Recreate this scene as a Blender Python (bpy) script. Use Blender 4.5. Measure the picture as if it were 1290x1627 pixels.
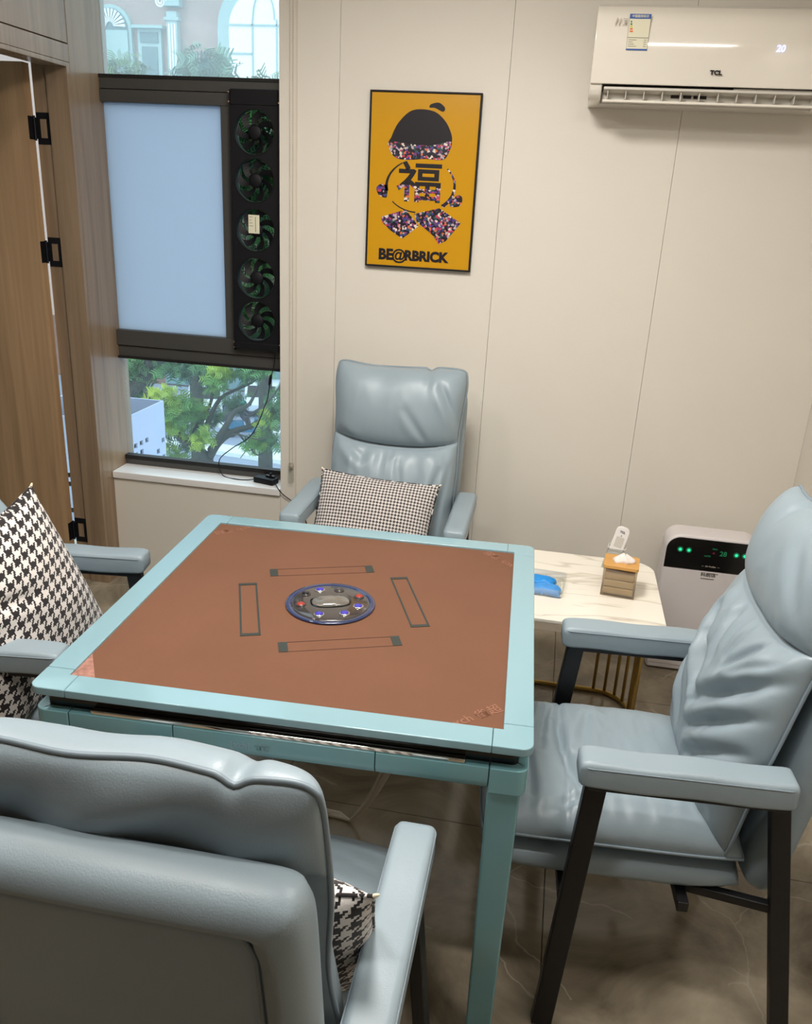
import bpy, bmesh, math, random
import numpy as np
from mathutils import Vector, Matrix, noise
PI = math.pi
random.seed(4)
SC = bpy.context.scene
COL = SC.collection
for o in list(bpy.data.objects):
    bpy.data.objects.remove(o)

# ------------------------------------------------------------------ camera
cam_d = bpy.data.cameras.new('camera')
cam = bpy.data.objects.new('camera', cam_d)
COL.objects.link(cam)
fw = Vector((-0.15774496, 0.92352824, -0.3495885))
rt = Vector((0.98126859, 0.1862459, 0.0492384))
up = Vector((-0.11058248, 0.33527311, 0.9356086))
m = Matrix((rt, up, -fw)).transposed().to_4x4()
m.translation = Vector((0, 0, 1.6819))
cam.matrix_world = m
cam_d.sensor_fit = 'VERTICAL'
cam_d.sensor_height = 36.0
cam_d.lens = 36.0 * 1327.96 / 1627.0
cam_d.clip_start = 0.03
cam_d.clip_end = 400
SC.camera = cam

# ------------------------------------------------------------------ light
SC.view_settings.view_transform = 'Standard'
SC.view_settings.look = 'None'
SC.view_settings.gamma = 1.0
SC.view_settings.exposure = 0.0
SC.view_settings.use_curve_mapping = False
w = bpy.data.worlds.new('overcast_sky')
SC.world = w
w.use_nodes = True
wn = w.node_tree
bg = wn.nodes['Background']
bg.inputs['Color'].default_value = (0.80, 0.92, 1.0, 1)
bg.inputs['Strength'].default_value = 2.7
sun_d = bpy.data.lights.new('sun', 'SUN')
sun_d.energy = 2.0
sun_d.angle = math.radians(14)
sun_d.color = (1.0, 0.97, 0.92)
sun = bpy.data.objects.new('sun', sun_d)
COL.objects.link(sun)
sun.rotation_euler = (math.radians(42), 0, math.radians(-30))   # shines away from the room, on the street

def ceiling_lamp_light(name, x, y, z, sx, sy, power, color=(1.0, 0.965, 0.915), spread=180):
    d = bpy.data.lights.new(name, 'AREA')
    d.shape = 'RECTANGLE'
    d.size = sx
    d.size_y = sy
    d.energy = power
    d.color = color
    d.spread = math.radians(spread)
    o = bpy.data.objects.new(name, d)
    o.location = (x, y, z)
    return o
MAIN_POWER = 36
SIDE_POWER = 14
REAR_POWER = 13

# ------------------------------------------------------------------ materials
def srgb(r, g, b):
    def f(c):
        c /= 255.0
        return c / 12.92 if c <= 0.04045 else ((c + 0.055) / 1.055) ** 2.4
    return (f(r), f(g), f(b), 1)

def new_mat(name):
    mt = bpy.data.materials.new(name)
    mt.use_nodes = True
    return mt, mt.node_tree.nodes, mt.node_tree.links, mt.node_tree.nodes['Principled BSDF']

def mat(name, col, rough=0.5, metal=0.0, spec=0.5, noise_amt=0.0, noise_scale=8.0, bump=0.0, bump_scale=200.0, coat=0.0, emit=None, estr=0.0, coord='Object'):
    mt, N, L, P = new_mat(name)
    P.inputs['Base Color'].default_value = col
    P.inputs['Roughness'].default_value = rough
    P.inputs['Metallic'].default_value = metal
    P.inputs['Specular IOR Level'].default_value = spec
    P.inputs['Coat Weight'].default_value = coat
    P.inputs['Coat Roughness'].default_value = 0.06
    tc = N.new('ShaderNodeTexCoord')
    if noise_amt > 0:
        n = N.new('ShaderNodeTexNoise')
        n.inputs['Scale'].default_value = noise_scale
        n.inputs['Detail'].default_value = 4
        L.new(tc.outputs[coord], n.inputs['Vector'])
        mx = N.new('ShaderNodeMixRGB')
        mx.blend_type = 'MULTIPLY'
        mx.inputs['Fac'].default_value = 1.0
        mx.inputs['Color1'].default_value = col
        r = N.new('ShaderNodeMapRange')
        r.inputs['From Min'].default_value = 0.3
        r.inputs['From Max'].default_value = 0.7
        r.inputs['To Min'].default_value = 1 - noise_amt
        r.inputs['To Max'].default_value = 1 + noise_amt
        L.new(n.outputs['Fac'], r.inputs['Value'])
        L.new(r.outputs['Result'], mx.inputs['Color2'])
        L.new(mx.outputs['Color'], P.inputs['Base Color'])
    if bump > 0:
        n2 = N.new('ShaderNodeTexNoise')
        n2.inputs['Scale'].default_value = bump_scale
        n2.inputs['Detail'].default_value = 3
        L.new(tc.outputs[coord], n2.inputs['Vector'])
        b = N.new('ShaderNodeBump')
        b.inputs['Strength'].default_value = bump
        b.inputs['Distance'].default_value = 0.002
        L.new(n2.outputs['Fac'], b.inputs['Height'])
        L.new(b.outputs['Normal'], P.inputs['Normal'])
    if emit:
        P.inputs['Emission Color'].default_value = emit
        P.inputs['Emission Strength'].default_value = estr
    return mt

def wood_mat(name, c1, c2, rough=0.38, axis='Z', scale=1.0):
    mt, N, L, P = new_mat(name)
    tc = N.new('ShaderNodeTexCoord')
    mp = N.new('ShaderNodeMapping')
    s = {'Z': (26, 26, 1.1), 'X': (1.1, 26, 26), 'Y': (26, 1.1, 26)}[axis]
    mp.inputs['Scale'].default_value = tuple(v * scale for v in s)
    L.new(tc.outputs['Object'], mp.inputs['Vector'])
    n = N.new('ShaderNodeTexNoise')
    n.inputs['Scale'].default_value = 1.0
    n.inputs['Detail'].default_value = 6
    n.inputs['Roughness'].default_value = 0.62
    n.inputs['Distortion'].default_value = 0.6
    L.new(mp.outputs['Vector'], n.inputs['Vector'])
    cr = N.new('ShaderNodeValToRGB')
    cr.color_ramp.elements[0].position = 0.3
    cr.color_ramp.elements[0].color = c1
    cr.color_ramp.elements[1].position = 0.72
    cr.color_ramp.elements[1].color = c2
    L.new(n.outputs['Fac'], cr.inputs['Fac'])
    L.new(cr.outputs['Color'], P.inputs['Base Color'])
    P.inputs['Roughness'].default_value = rough
    b = N.new('ShaderNodeBump')
    b.inputs['Strength'].default_value = 0.12
    b.inputs['Distance'].default_value = 0.001
    L.new(n.outputs['Fac'], b.inputs['Height'])
    L.new(b.outputs['Normal'], P.inputs['Normal'])
    return mt

def math_node(N, L, op, a, b=None, c=None):
    n = N.new('ShaderNodeMath')
    n.operation = op
    for i, v in enumerate((a, b, c)):
        if v is None:
            continue
        if isinstance(v, (int, float)):
            n.inputs[i].default_value = v
        else:
            L.new(v, n.inputs[i])
    return n.outputs[0]

def houndstooth(name, pitch):
    """2/2 twill of four dark and four light threads, pitch in metres."""
    mt, N, L, P = new_mat(name)
    tc = N.new('ShaderNodeTexCoord')
    n0 = N.new('ShaderNodeTexNoise')
    n0.inputs['Scale'].default_value = 60
    n0.inputs['Detail'].default_value = 2
    L.new(tc.outputs['Object'], n0.inputs['Vector'])
    sub = N.new('ShaderNodeVectorMath')
    sub.operation = 'SUBTRACT'
    L.new(n0.outputs['Color'], sub.inputs[0])
    sub.inputs[1].default_value = (0.5, 0.5, 0.5)
    scl = N.new('ShaderNodeVectorMath')
    scl.operation = 'SCALE'
    L.new(sub.outputs[0], scl.inputs[0])
    scl.inputs['Scale'].default_value = pitch * 0.12
    add = N.new('ShaderNodeVectorMath')
    add.operation = 'ADD'
    L.new(tc.outputs['UV'], add.inputs[0])
    L.new(scl.outputs[0], add.inputs[1])
    sp = N.new('ShaderNodeSeparateXYZ')
    L.new(add.outputs[0], sp.inputs[0])
    th = 8.0 / pitch
    i = math_node(N, L, 'FLOOR', math_node(N, L, 'MULTIPLY_ADD', sp.outputs['X'], th, 4000.0))
    j = math_node(N, L, 'FLOOR', math_node(N, L, 'MULTIPLY_ADD', sp.outputs['Y'], th, 4000.0))
    warp = math_node(N, L, 'LESS_THAN', math_node(N, L, 'MODULO', i, 8.0), 3.5)
    weft = math_node(N, L, 'LESS_THAN', math_node(N, L, 'MODULO', j, 8.0), 3.5)
    top = math_node(N, L, 'LESS_THAN', math_node(N, L, 'MODULO', math_node(N, L, 'ADD', math_node(N, L, 'SUBTRACT', i, j), 8000.0), 4.0), 1.5)
    dark = math_node(N, L, 'ADD', math_node(N, L, 'MULTIPLY', top, warp), math_node(N, L, 'MULTIPLY', math_node(N, L, 'SUBTRACT', 1.0, top), weft))
    mx = N.new('ShaderNodeMixRGB')
    L.new(dark, mx.inputs['Fac'])
    mx.inputs['Color1'].default_value = srgb(222, 215, 210)
    mx.inputs['Color2'].default_value = srgb(28, 22, 24)
    L.new(mx.outputs['Color'], P.inputs['Base Color'])
    P.inputs['Roughness'].default_value = 0.9
    P.inputs['Sheen Weight'].default_value = 0.2
    nb = N.new('ShaderNodeTexNoise')
    nb.inputs['Scale'].default_value = 500
    L.new(tc.outputs['Object'], nb.inputs['Vector'])
    b = N.new('ShaderNodeBump')
    b.inputs['Strength'].default_value = 0.5
    b.inputs['Distance'].default_value = 0.002
    L.new(nb.outputs['Fac'], b.inputs['Height'])
    L.new(b.outputs['Normal'], P.inputs['Normal'])
    return mt

def glass_mat(name, tint=(0.9, 0.97, 0.96, 1), gloss=0.07, rough=0.02):
    mt, N, L, P = new_mat(name)
    N.remove(P)
    out = N['Material Output']
    t = N.new('ShaderNodeBsdfTransparent')
    t.inputs['Color'].default_value = tint
    g = N.new('ShaderNodeBsdfGlossy')
    g.inputs['Roughness'].default_value = rough
    mx = N.new('ShaderNodeMixShader')
    mx.inputs['Fac'].default_value = gloss
    L.new(t.outputs[0], mx.inputs[1])
    L.new(g.outputs[0], mx.inputs[2])
    L.new(mx.outputs[0], out.inputs['Surface'])
    return mt

def glare_glass_mat(name, tint, glare, fac):  # lays a pale translucent veil over clear glass to imitate glare
    mt = glass_mat(name, tint, 0.05)
    N, L = mt.node_tree.nodes, mt.node_tree.links
    out = N['Material Output']
    prev = out.inputs['Surface'].links[0].from_socket
    tr = N.new('ShaderNodeBsdfTranslucent')
    tr.inputs['Color'].default_value = glare
    mx = N.new('ShaderNodeMixShader')
    mx.inputs['Fac'].default_value = fac
    L.new(prev, mx.inputs[1])
    L.new(tr.outputs[0], mx.inputs[2])
    L.new(mx.outputs[0], out.inputs['Surface'])
    return mt

def frosted_mat(name, col):
    mt, N, L, P = new_mat(name)
    N.remove(P)
    out = N['Material Output']
    tr = N.new('ShaderNodeBsdfTranslucent')
    tr.inputs['Color'].default_value = col
    df = N.new('ShaderNodeBsdfDiffuse')
    df.inputs['Color'].default_value = col
    mx = N.new('ShaderNodeMixShader')
    mx.inputs['Fac'].default_value = 0.25
    L.new(tr.outputs[0], mx.inputs[1])
    L.new(df.outputs[0], mx.inputs[2])
    L.new(mx.outputs[0], out.inputs['Surface'])
    return mt

def floor_mat():
    mt, N, L, P = new_mat('polished_stone_tile')
    tc = N.new('ShaderNodeTexCoord')
    n1 = N.new('ShaderNodeTexNoise')
    n1.inputs['Scale'].default_value = 2.2
    n1.inputs['Detail'].default_value = 8
    n1.inputs['Roughness'].default_value = 0.62
    n1.inputs['Distortion'].default_value = 1.2
    L.new(tc.outputs['Object'], n1.inputs['Vector'])
    cr = N.new('ShaderNodeValToRGB')
    cr.color_ramp.elements[0].position = 0.32
    cr.color_ramp.elements[0].color = srgb(96, 86, 71)
    cr.color_ramp.elements[1].position = 0.7
    cr.color_ramp.elements[1].color = srgb(176, 164, 143)
    L.new(n1.outputs['Fac'], cr.inputs['Fac'])
    # thin pale veins
    nd = N.new('ShaderNodeTexNoise')
    nd.inputs['Scale'].default_value = 3.0
    nd.inputs['Detail'].default_value = 5
    L.new(tc.outputs['Object'], nd.inputs['Vector'])
    ad = N.new('ShaderNodeMixRGB')
    ad.inputs['Fac'].default_value = 0.18
    L.new(tc.outputs['Object'], ad.inputs['Color1'])
    L.new(nd.outputs['Color'], ad.inputs['Color2'])
    vo = N.new('ShaderNodeTexVoronoi')
    vo.feature = 'DISTANCE_TO_EDGE'
    vo.inputs['Scale'].default_value = 3.2
    L.new(ad.outputs['Color'], vo.inputs['Vector'])
    ve = N.new('ShaderNodeMapRange')
    ve.inputs['From Min'].default_value = 0.0
    ve.inputs['From Max'].default_value = 0.008
    ve.inputs['To Min'].default_value = 0.5
    ve.inputs['To Max'].default_value = 0.0
    L.new(vo.outputs['Distance'], ve.inputs['Value'])
    nm = N.new('ShaderNodeTexNoise')
    nm.inputs['Scale'].default_value = 1.7
    L.new(tc.outputs['Object'], nm.inputs['Vector'])
    gt = math_node(N, L, 'MULTIPLY', ve.outputs['Result'], math_node(N, L, 'GREATER_THAN', nm.outputs['Fac'], 0.47))
    mx = N.new('ShaderNodeMixRGB')
    L.new(gt, mx.inputs['Fac'])
    L.new(cr.outputs['Color'], mx.inputs['Color1'])
    mx.inputs['Color2'].default_value = srgb(190, 182, 166)
    L.new(mx.outputs['Color'], P.inputs['Base Color'])
    P.inputs['Roughness'].default_value = 0.12
    return mt

def marble_mat():
    mt, N, L, P = new_mat('white_marble')
    tc = N.new('ShaderNodeTexCoord')
    mp = N.new('ShaderNodeMapping')
    mp.inputs['Rotation'].default_value = (0, 0, math.radians(38))
    mp.inputs['Scale'].default_value = (0.9, 2.6, 1)
    L.new(tc.outputs['Object'], mp.inputs['Vector'])
    n = N.new('ShaderNodeTexNoise')
    n.inputs['Scale'].default_value = 1.1
    n.inputs['Detail'].default_value = 4
    n.inputs['Distortion'].default_value = 1.0
    L.new(mp.outputs['Vector'], n.inputs['Vector'])
    cr = N.new('ShaderNodeValToRGB')
    e = cr.color_ramp.elements
    e[0].position = 0.0
    e[0].color = srgb(244, 238, 226)
    e[1].position = 1.0
    e[1].color = srgb(244, 238, 226)
    for p, c in ((0.488, (242, 236, 224)), (0.50, (212, 203, 188)), (0.512, (242, 236, 224))):
        x = e.new(p)
        x.color = srgb(*c)
    L.new(n.outputs['Fac'], cr.inputs['Fac'])
    L.new(cr.outputs['Color'], P.inputs['Base Color'])
    P.inputs['Roughness'].default_value = 0.12
    return mt

def speckle_mat():
    mt, N, L, P = new_mat('dark_print_with_coloured_confetti')
    tc = N.new('ShaderNodeTexCoord')
    v = N.new('ShaderNodeTexVoronoi')
    v.inputs['Scale'].default_value = 140
    L.new(tc.outputs['Object'], v.inputs['Vector'])
    hs = N.new('ShaderNodeSeparateColor')
    L.new(v.outputs['Color'], hs.inputs[0])
    cr = N.new('ShaderNodeValToRGB')
    cr.color_ramp.interpolation = 'CONSTANT'
    e = cr.color_ramp.elements
    e[0].color = srgb(26, 20, 32)
    e[0].position = 0
    e[1].color = srgb(40, 34, 52)
    e[1].position = 0.40
    for p, c in ((0.48, (120, 60, 120)), (0.56, (190, 170, 180)), (0.66, (50, 84, 90)), (0.74, (212, 110, 64)), (0.80, (70, 66, 140)), (0.87, (222, 212, 200)), (0.94, (190, 60, 90))):
        x = e.new(p)
        x.color = srgb(*c)
    L.new(hs.outputs[0], cr.inputs['Fac'])
    L.new(cr.outputs['Color'], P.inputs['Base Color'])
    P.inputs['Roughness'].default_value = 0.35
    return mt

def leaf_mat(name, c1, c2):
    mt, N, L, P = new_mat(name)
    tc = N.new('ShaderNodeTexCoord')
    n = N.new('ShaderNodeTexNoise')
    n.inputs['Scale'].default_value = 1.6
    n.inputs['Detail'].default_value = 3
    L.new(tc.outputs['Object'], n.inputs['Vector'])
    cr = N.new('ShaderNodeValToRGB')
    cr.color_ramp.elements[0].position = 0.38
    cr.color_ramp.elements[0].color = c1
    cr.color_ramp.elements[1].position = 0.62
    cr.color_ramp.elements[1].color = c2
    L.new(n.outputs['Fac'], cr.inputs['Fac'])
    L.new(cr.outputs['Color'], P.inputs['Base Color'])
    P.inputs['Roughness'].default_value = 0.6
    P.inputs['Transmission Weight'].default_value = 0.0
    return mt

M = {}
M['wall'] = mat('beige_wall_panel', srgb(222, 216, 205), 0.55, noise_amt=0.012, noise_scale=3, bump=0.15, bump_scale=350)
M['wall_dark'] = mat('panel_joint', srgb(150, 138, 120), 0.8)
M['trimline'] = mat('beige_trim', srgb(214, 202, 184), 0.5)
M['ceiling'] = mat('ceiling_paint', srgb(232, 228, 220), 0.8)
M['rear'] = mat('dimmed_rear_wall', srgb(112, 100, 86), 0.8)  # unseen wall, coloured dark to keep bounced light off the nearest chair
M['wood'] = wood_mat('brown_oak_veneer', srgb(128, 106, 84), srgb(158, 134, 108), 0.24)
M['wood_h'] = wood_mat('brown_oak_veneer_horizontal', srgb(138, 110, 84), srgb(170, 140, 110), 0.27, 'Y')
M['doorwood'] = wood_mat('door_oak_veneer', srgb(150, 120, 88), srgb(184, 150, 114), 0.4)
M['floor'] = floor_mat()
M['marble'] = marble_mat()
M['frame'] = mat('dark_grey_aluminium', srgb(78, 77, 75), 0.45, 0.2)
M['frame_dark'] = mat('black_gasket', srgb(22, 21, 22), 0.6)
M['sill'] = mat('white_sill_board', srgb(232, 230, 228), 0.22)
M['glass'] = glass_mat('clear_window_glass')
M['glass_top'] = glare_glass_mat('upper_glass_with_glare', (0.74, 0.80, 0.81, 1), (0.9, 1.0, 1.0, 1), 0.15)  # glare on the upper pane is put in as a pale veil
M['glass_low'] = glare_glass_mat('tinted_lower_glass', (0.90, 0.98, 1.0, 1), (0.8, 0.95, 1.0, 1), 0.025)
M['glass_dark'] = glass_mat('smoked_screen_glass', (0.40, 0.47, 0.44, 1), 0.03)
M['frosted'] = frosted_mat('frosted_glass', (0.565, 0.645, 0.72, 1))
M['black'] = mat('black_plastic', srgb(12, 12, 18), 0.55, spec=0.3)
M['blackmetal'] = mat('black_powder_coated_steel', srgb(20, 19, 22), 0.38, 0.2)
M['teal'] = mat('pale_teal_lacquer', srgb(131, 165, 175), 0.16, coat=0.4)
M['teal_body'] = mat('teal_lacquer_body', srgb(116, 164, 172), 0.14, coat=0.5)
M['seam'] = mat('dark_seam', srgb(60, 92, 96), 0.6)
M['felt'] = mat('terracotta_felt', srgb(110, 73, 52), 0.95, noise_amt=0.05, noise_scale=5, bump=0.4, bump_scale=900)
M['felt_mark'] = mat('pale_felt_print', srgb(134, 92, 72), 0.9)
M['pinkfoil'] = mat('pink_sticker', srgb(156, 112, 98), 0.5, noise_amt=0.3, noise_scale=90)
M['slot'] = mat('slot_cover_grey', srgb(46, 52, 48), 0.5)
M['slotline'] = mat('slot_gap', srgb(78, 46, 38), 0.8)
M['chrome'] = mat('mirror_chrome', srgb(235, 232, 225), 0.05, 1.0)
M['leather'] = mat('blue_grey_leather', srgb(142, 157, 166), 0.40, noise_amt=0.02, noise_scale=5, bump=0.13, bump_scale=420)
M['leather_seam'] = mat('blue_grey_leather_piping', srgb(126, 140, 150), 0.4)
M['hound_s'] = houndstooth('small_houndstooth_wool', 0.0118)
M['hound_b'] = houndstooth('large_houndstooth_wool', 0.0300)
M['cream'] = mat('cream_thread', srgb(236, 224, 196), 0.8)
M['gold'] = mat('brushed_gold', srgb(176, 146, 78), 0.34, 0.75)
M['ac'] = mat('glossy_white_plastic', srgb(236, 230, 218), 0.09, coat=0.5)
M['ac_in'] = mat('pale_grey_plastic', srgb(205, 200, 190), 0.45)
M['dark_gap'] = mat('dark_cavity', srgb(40, 36, 32), 0.8)
M['white'] = mat('white_plastic', srgb(232, 228, 226), 0.3)
M['pure'] = mat('purifier_white', srgb(214, 208, 208), 0.35)
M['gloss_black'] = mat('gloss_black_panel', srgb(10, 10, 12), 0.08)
M['green_led'] = mat('green_led', srgb(20, 180, 130), 0.3, emit=srgb(60, 235, 175), estr=0.9)
M['green_dim'] = mat('dim_green_led', srgb(10, 60, 40), 0.3, emit=srgb(20, 150, 90), estr=0.35)
M['red_led'] = mat('dim_red_led', srgb(60, 10, 20), 0.3, emit=srgb(150, 30, 60), estr=0.3)
M['ac_led'] = mat('blue_white_led', srgb(200, 210, 255), 0.3, emit=srgb(196, 200, 255), estr=1.0)
M['grey_print'] = mat('grey_print', srgb(92, 88, 86), 0.6)
M['faint_print'] = mat('faint_grey_print', srgb(176, 168, 156), 0.5)
M['ink'] = mat('dark_ink', srgb(28, 23, 28), 0.5, spec=0.3)
M['blue_ink'] = mat('blue_ink', srgb(40, 84, 160), 0.5)
M['paper'] = mat('label_paper', srgb(226, 222, 196), 0.6)
M['orange_ink'] = mat('orange_ink', srgb(226, 110, 50), 0.5)
M['yellow_ink'] = mat('yellow_ink', srgb(206, 200, 60), 0.5)
M['green_ink'] = mat('green_ink', srgb(70, 120, 60), 0.5)
M['poster'] = mat('mustard_poster', srgb(204, 150, 28), 0.22, coat=0.3)
M['speckle'] = speckle_mat()
M['bamboo'] = wood_mat('bamboo_lid', srgb(200, 144, 72), srgb(222, 170, 96), 0.4, 'X', 1.5)
M['smoke'] = glass_mat('smoky_acrylic', (0.88, 0.84, 0.78, 1), 0.1, 0.05)
M['clear'] = glass_mat('clear_acrylic', (0.95, 0.96, 0.95, 1), 0.12, 0.03)
M['tissue'] = mat('white_tissue', srgb(240, 232, 226), 0.9)
M['tissue_in'] = mat('unbleached_tissue_stack', srgb(204, 186, 150), 0.9)
M['blue_gel'] = mat('bright_blue_cloth', srgb(18, 140, 222), 0.5)
M['blue_pale'] = mat('pale_blue_cloth', srgb(70, 150, 224), 0.6)
M['cable_w'] = mat('off_white_cable', srgb(214, 206, 190), 0.5)
M['bead'] = mat('translucent_bead', srgb(206, 194, 176), 0.3)
M['lamp'] = mat('lamp_diffuser', srgb(255, 250, 240), 0.5, emit=(1.0, 0.9, 0.75, 1), estr=4.0)
M['blue_rim'] = mat('dark_blue_gloss_rim', srgb(40, 52, 88), 0.08, coat=0.5)
M['disc'] = mat('smoky_gloss_disc', srgb(60, 55, 54), 0.07, coat=0.5)
M['dome'] = mat('smoky_dome', srgb(104, 100, 94), 0.06, coat=0.6)
M['red_btn'] = mat('red_button', srgb(150, 52, 42), 0.2)
M['blue_btn'] = mat('violet_blue_button', srgb(62, 56, 160), 0.15, emit=srgb(70, 60, 200), estr=0.05)
# outside
M['facade'] = mat('pink_stone', srgb(166, 144, 138), 0.9, noise_amt=0.06, noise_scale=0.8)
M['facade_trim'] = mat('pale_aqua_stone', srgb(160, 188, 188), 0.9)
M['facade_glass'] = mat('white_blinds', srgb(250, 252, 252), 0.7)
M['facade_dark'] = mat('window_recess', srgb(96, 124, 130), 0.6)
M['asphalt'] = mat('pale_asphalt', srgb(118, 128, 146), 0.9, noise_amt=0.05, noise_scale=0.6)
M['kerb'] = mat('kerb_stone', srgb(180, 190, 190), 0.9)
M['brick'] = mat('reddish_wall', srgb(118, 90, 84), 0.9, noise_amt=0.15, noise_scale=1.5)
M['bark'] = mat('dark_bark', srgb(46, 48, 44), 0.9, noise_amt=0.2, noise_scale=9)
M['leaf_y'] = leaf_mat('yellow_green_leaves', srgb(66, 110, 42), srgb(150, 168, 54))
M['leaf_g'] = leaf_mat('green_leaves', srgb(32, 66, 44), srgb(84, 130, 70))
M['leaf_b'] = leaf_mat('blue_green_leaves', srgb(62, 104, 104), srgb(110, 152, 124))
M['boxwhite'] = mat('white_painted_sheet_metal', srgb(158, 166, 190), 0.6)
M['carpaint'] = mat('white_car_paint', srgb(176, 186, 196), 0.25)
M['scooter_blue'] = mat('blue_scooter_body', srgb(44, 92, 120), 0.35)
M['rider_dark'] = mat('dark_jacket', srgb(52, 48, 60), 0.8)
M['helmet'] = mat('turquoise_helmet', srgb(40, 170, 150), 0.3)
M['skin'] = mat('skin', srgb(206, 160, 140), 0.6)

# ------------------------------------------------------------------ mesh helpers
class MB:
    def __init__(self):
        self.v = []
        self.f = []
        self.uv = None
    def add(self, vs, fs):
        o = len(self.v)
        self.v += [tuple(x) for x in vs]
        self.f += [tuple(i + o for i in f) for f in fs]
        return self
    def box(self, a, b, rot=None, org=None):
        x0, y0, z0 = a
        x1, y1, z1 = b
        vs = [Vector(p) for p in ((x0, y0, z0), (x1, y0, z0), (x1, y1, z0), (x0, y1, z0), (x0, y0, z1), (x1, y0, z1), (x1, y1, z1), (x0, y1, z1))]
        if rot is not None:
            c = Vector(org) if org is not None else (Vector(a) + Vector(b)) / 2
            vs = [rot @ (p - c) + c for p in vs]
        return self.add(vs, [(0, 3, 2, 1), (4, 5, 6, 7), (0, 1, 5, 4), (1, 2, 6, 5), (2, 3, 7, 6), (3, 0, 4, 7)])
    def tube(self, path, r, n=10, caps=True, flat=None):
        path = [Vector(p) for p in path]
        rs = r if isinstance(r, (list, tuple)) else [r] * len(path)
        rings = []
        ref = None
        for i, p in enumerate(path):
            t = (path[min(i + 1, len(path) - 1)] - path[max(i - 1, 0)]).normalized()
            if ref is None:
                ref = Vector((0, 0, 1)) if abs(t.z) < 0.9 else Vector((1, 0, 0))
            a = (ref - t * ref.dot(t)).normalized()
            ref = a
            b = t.cross(a)
            rings.append([p + rs[i] * (math.cos(2 * PI * k / n) * a + math.sin(2 * PI * k / n) * b) for k in range(n)])
        vs = [q for g in rings for q in g]
        fs = []
        for i in range(len(path) - 1):
            for k in range(n):
                k2 = (k + 1) % n
                fs.append((i * n + k, i * n + k2, (i + 1) * n + k2, (i + 1) * n + k))
        if caps:
            fs.append(tuple(range(n - 1, -1, -1)))
            fs.append(tuple((len(path) - 1) * n + k for k in range(n)))
        return self.add(vs, fs)
    def bar(self, p, q, wx, wy, side=Vector((1, 0, 0))):
        """rectangular bar from p to q; side = direction of width wx"""
        p, q = Vector(p), Vector(q)
        t = (q - p).normalized()
        s = (side - t * side.dot(t)).normalized()
        u = t.cross(s)
        vs = []
        for e in (p, q):
            for a, b in ((-1, -1), (1, -1), (1, 1), (-1, 1)):
                vs.append(e + s * a * wx / 2 + u * b * wy / 2)
        return self.add(vs, [(0, 3, 2, 1), (4, 5, 6, 7), (0, 1, 5, 4), (1, 2, 6, 5), (2, 3, 7, 6), (3, 0, 4, 7)])
    def prism(self, pts, d0, d1, fn):
        """2D outline extruded from depth d0 to d1; fn(a,b,d)->3D"""
        n = len(pts)
        vs = [fn(a, b, d0) for a, b in pts] + [fn(a, b, d1) for a, b in pts]
        fs = [tuple(range(n - 1, -1, -1)), tuple(range(n, 2 * n))]
        fs += [(i, (i + 1) % n, n + (i + 1) % n, n + i) for i in range(n)]
        return self.add(vs, fs)
    def lathe(self, prof, n=24, c=(0, 0, 0), fn=None):
        vs = []
        for r, z in prof:
            for k in range(n):
                a = 2 * PI * k / n
                p = (r * math.cos(a), r * math.sin(a), z)
                vs.append(fn(*p) if fn else (p[0] + c[0], p[1] + c[1], p[2] + c[2]))
        fs = []
        for i in range(len(prof) - 1):
            for k in range(n):
                k2 = (k + 1) % n
                fs.append((i * n + k, i * n + k2, (i + 1) * n + k2, (i + 1) * n + k))
        fs.append(tuple(range(n - 1, -1, -1)))
        fs.append(tuple((len(prof) - 1) * n + k for k in range(n)))
        return self.add(vs, fs)
    def build(self, name, material, parent=None, smooth=False, bevel=0.0, seg=2, loc=None, rot=None, label=None):
        me = bpy.data.meshes.new(name)
        me.from_pydata([tuple(p) for p in self.v], [], self.f)
        if self.uv is not None:
            uvl = me.uv_layers.new(name='UVMap')
            for lp in me.loops:
                uvl.data[lp.index].uv = self.uv[lp.vertex_index]
        bm = bmesh.new()
        bm.from_mesh(me)
        bmesh.ops.recalc_face_normals(bm, faces=bm.faces)
        bm.to_mesh(me)
        bm.free()
        me.materials.append(material)
        if smooth:
            for p in me.polygons:
                p.use_smooth = True
        o = bpy.data.objects.new(name, me)
        COL.objects.link(o)
        if parent is not None:
            o.parent = parent
        if loc is not None:
            o.location = loc
        if rot is not None:
            o.rotation_euler = rot
        if bevel > 0:
            b = o.modifiers.new('bevel', 'BEVEL')
            b.width = bevel
            b.segments = seg
            b.limit_method = 'ANGLE'
            b.angle_limit = math.radians(40)
            for p in me.polygons:
                p.use_smooth = True
            wn_ = o.modifiers.new('wn', 'WEIGHTED_NORMAL')
            wn_.keep_sharp = True
        if label:
            o['label'] = label
        return o

def thing(name, label, cat, loc=(0, 0, 0), rz=0.0, group=None):
    o = bpy.data.objects.new(name, None)
    COL.objects.link(o)
    o.location = loc
    o.rotation_euler = (0, 0, rz)
    o.empty_display_size = 0.1
    o['label'] = label
    o['category'] = cat
    if group:
        o['group'] = group
    return o

def tag(o, label, cat, group=None):
    o['label'] = label
    o['category'] = cat
    if group:
        o['group'] = group
    return o

def struct(o):
    o['kind'] = 'structure'
    return o

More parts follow.
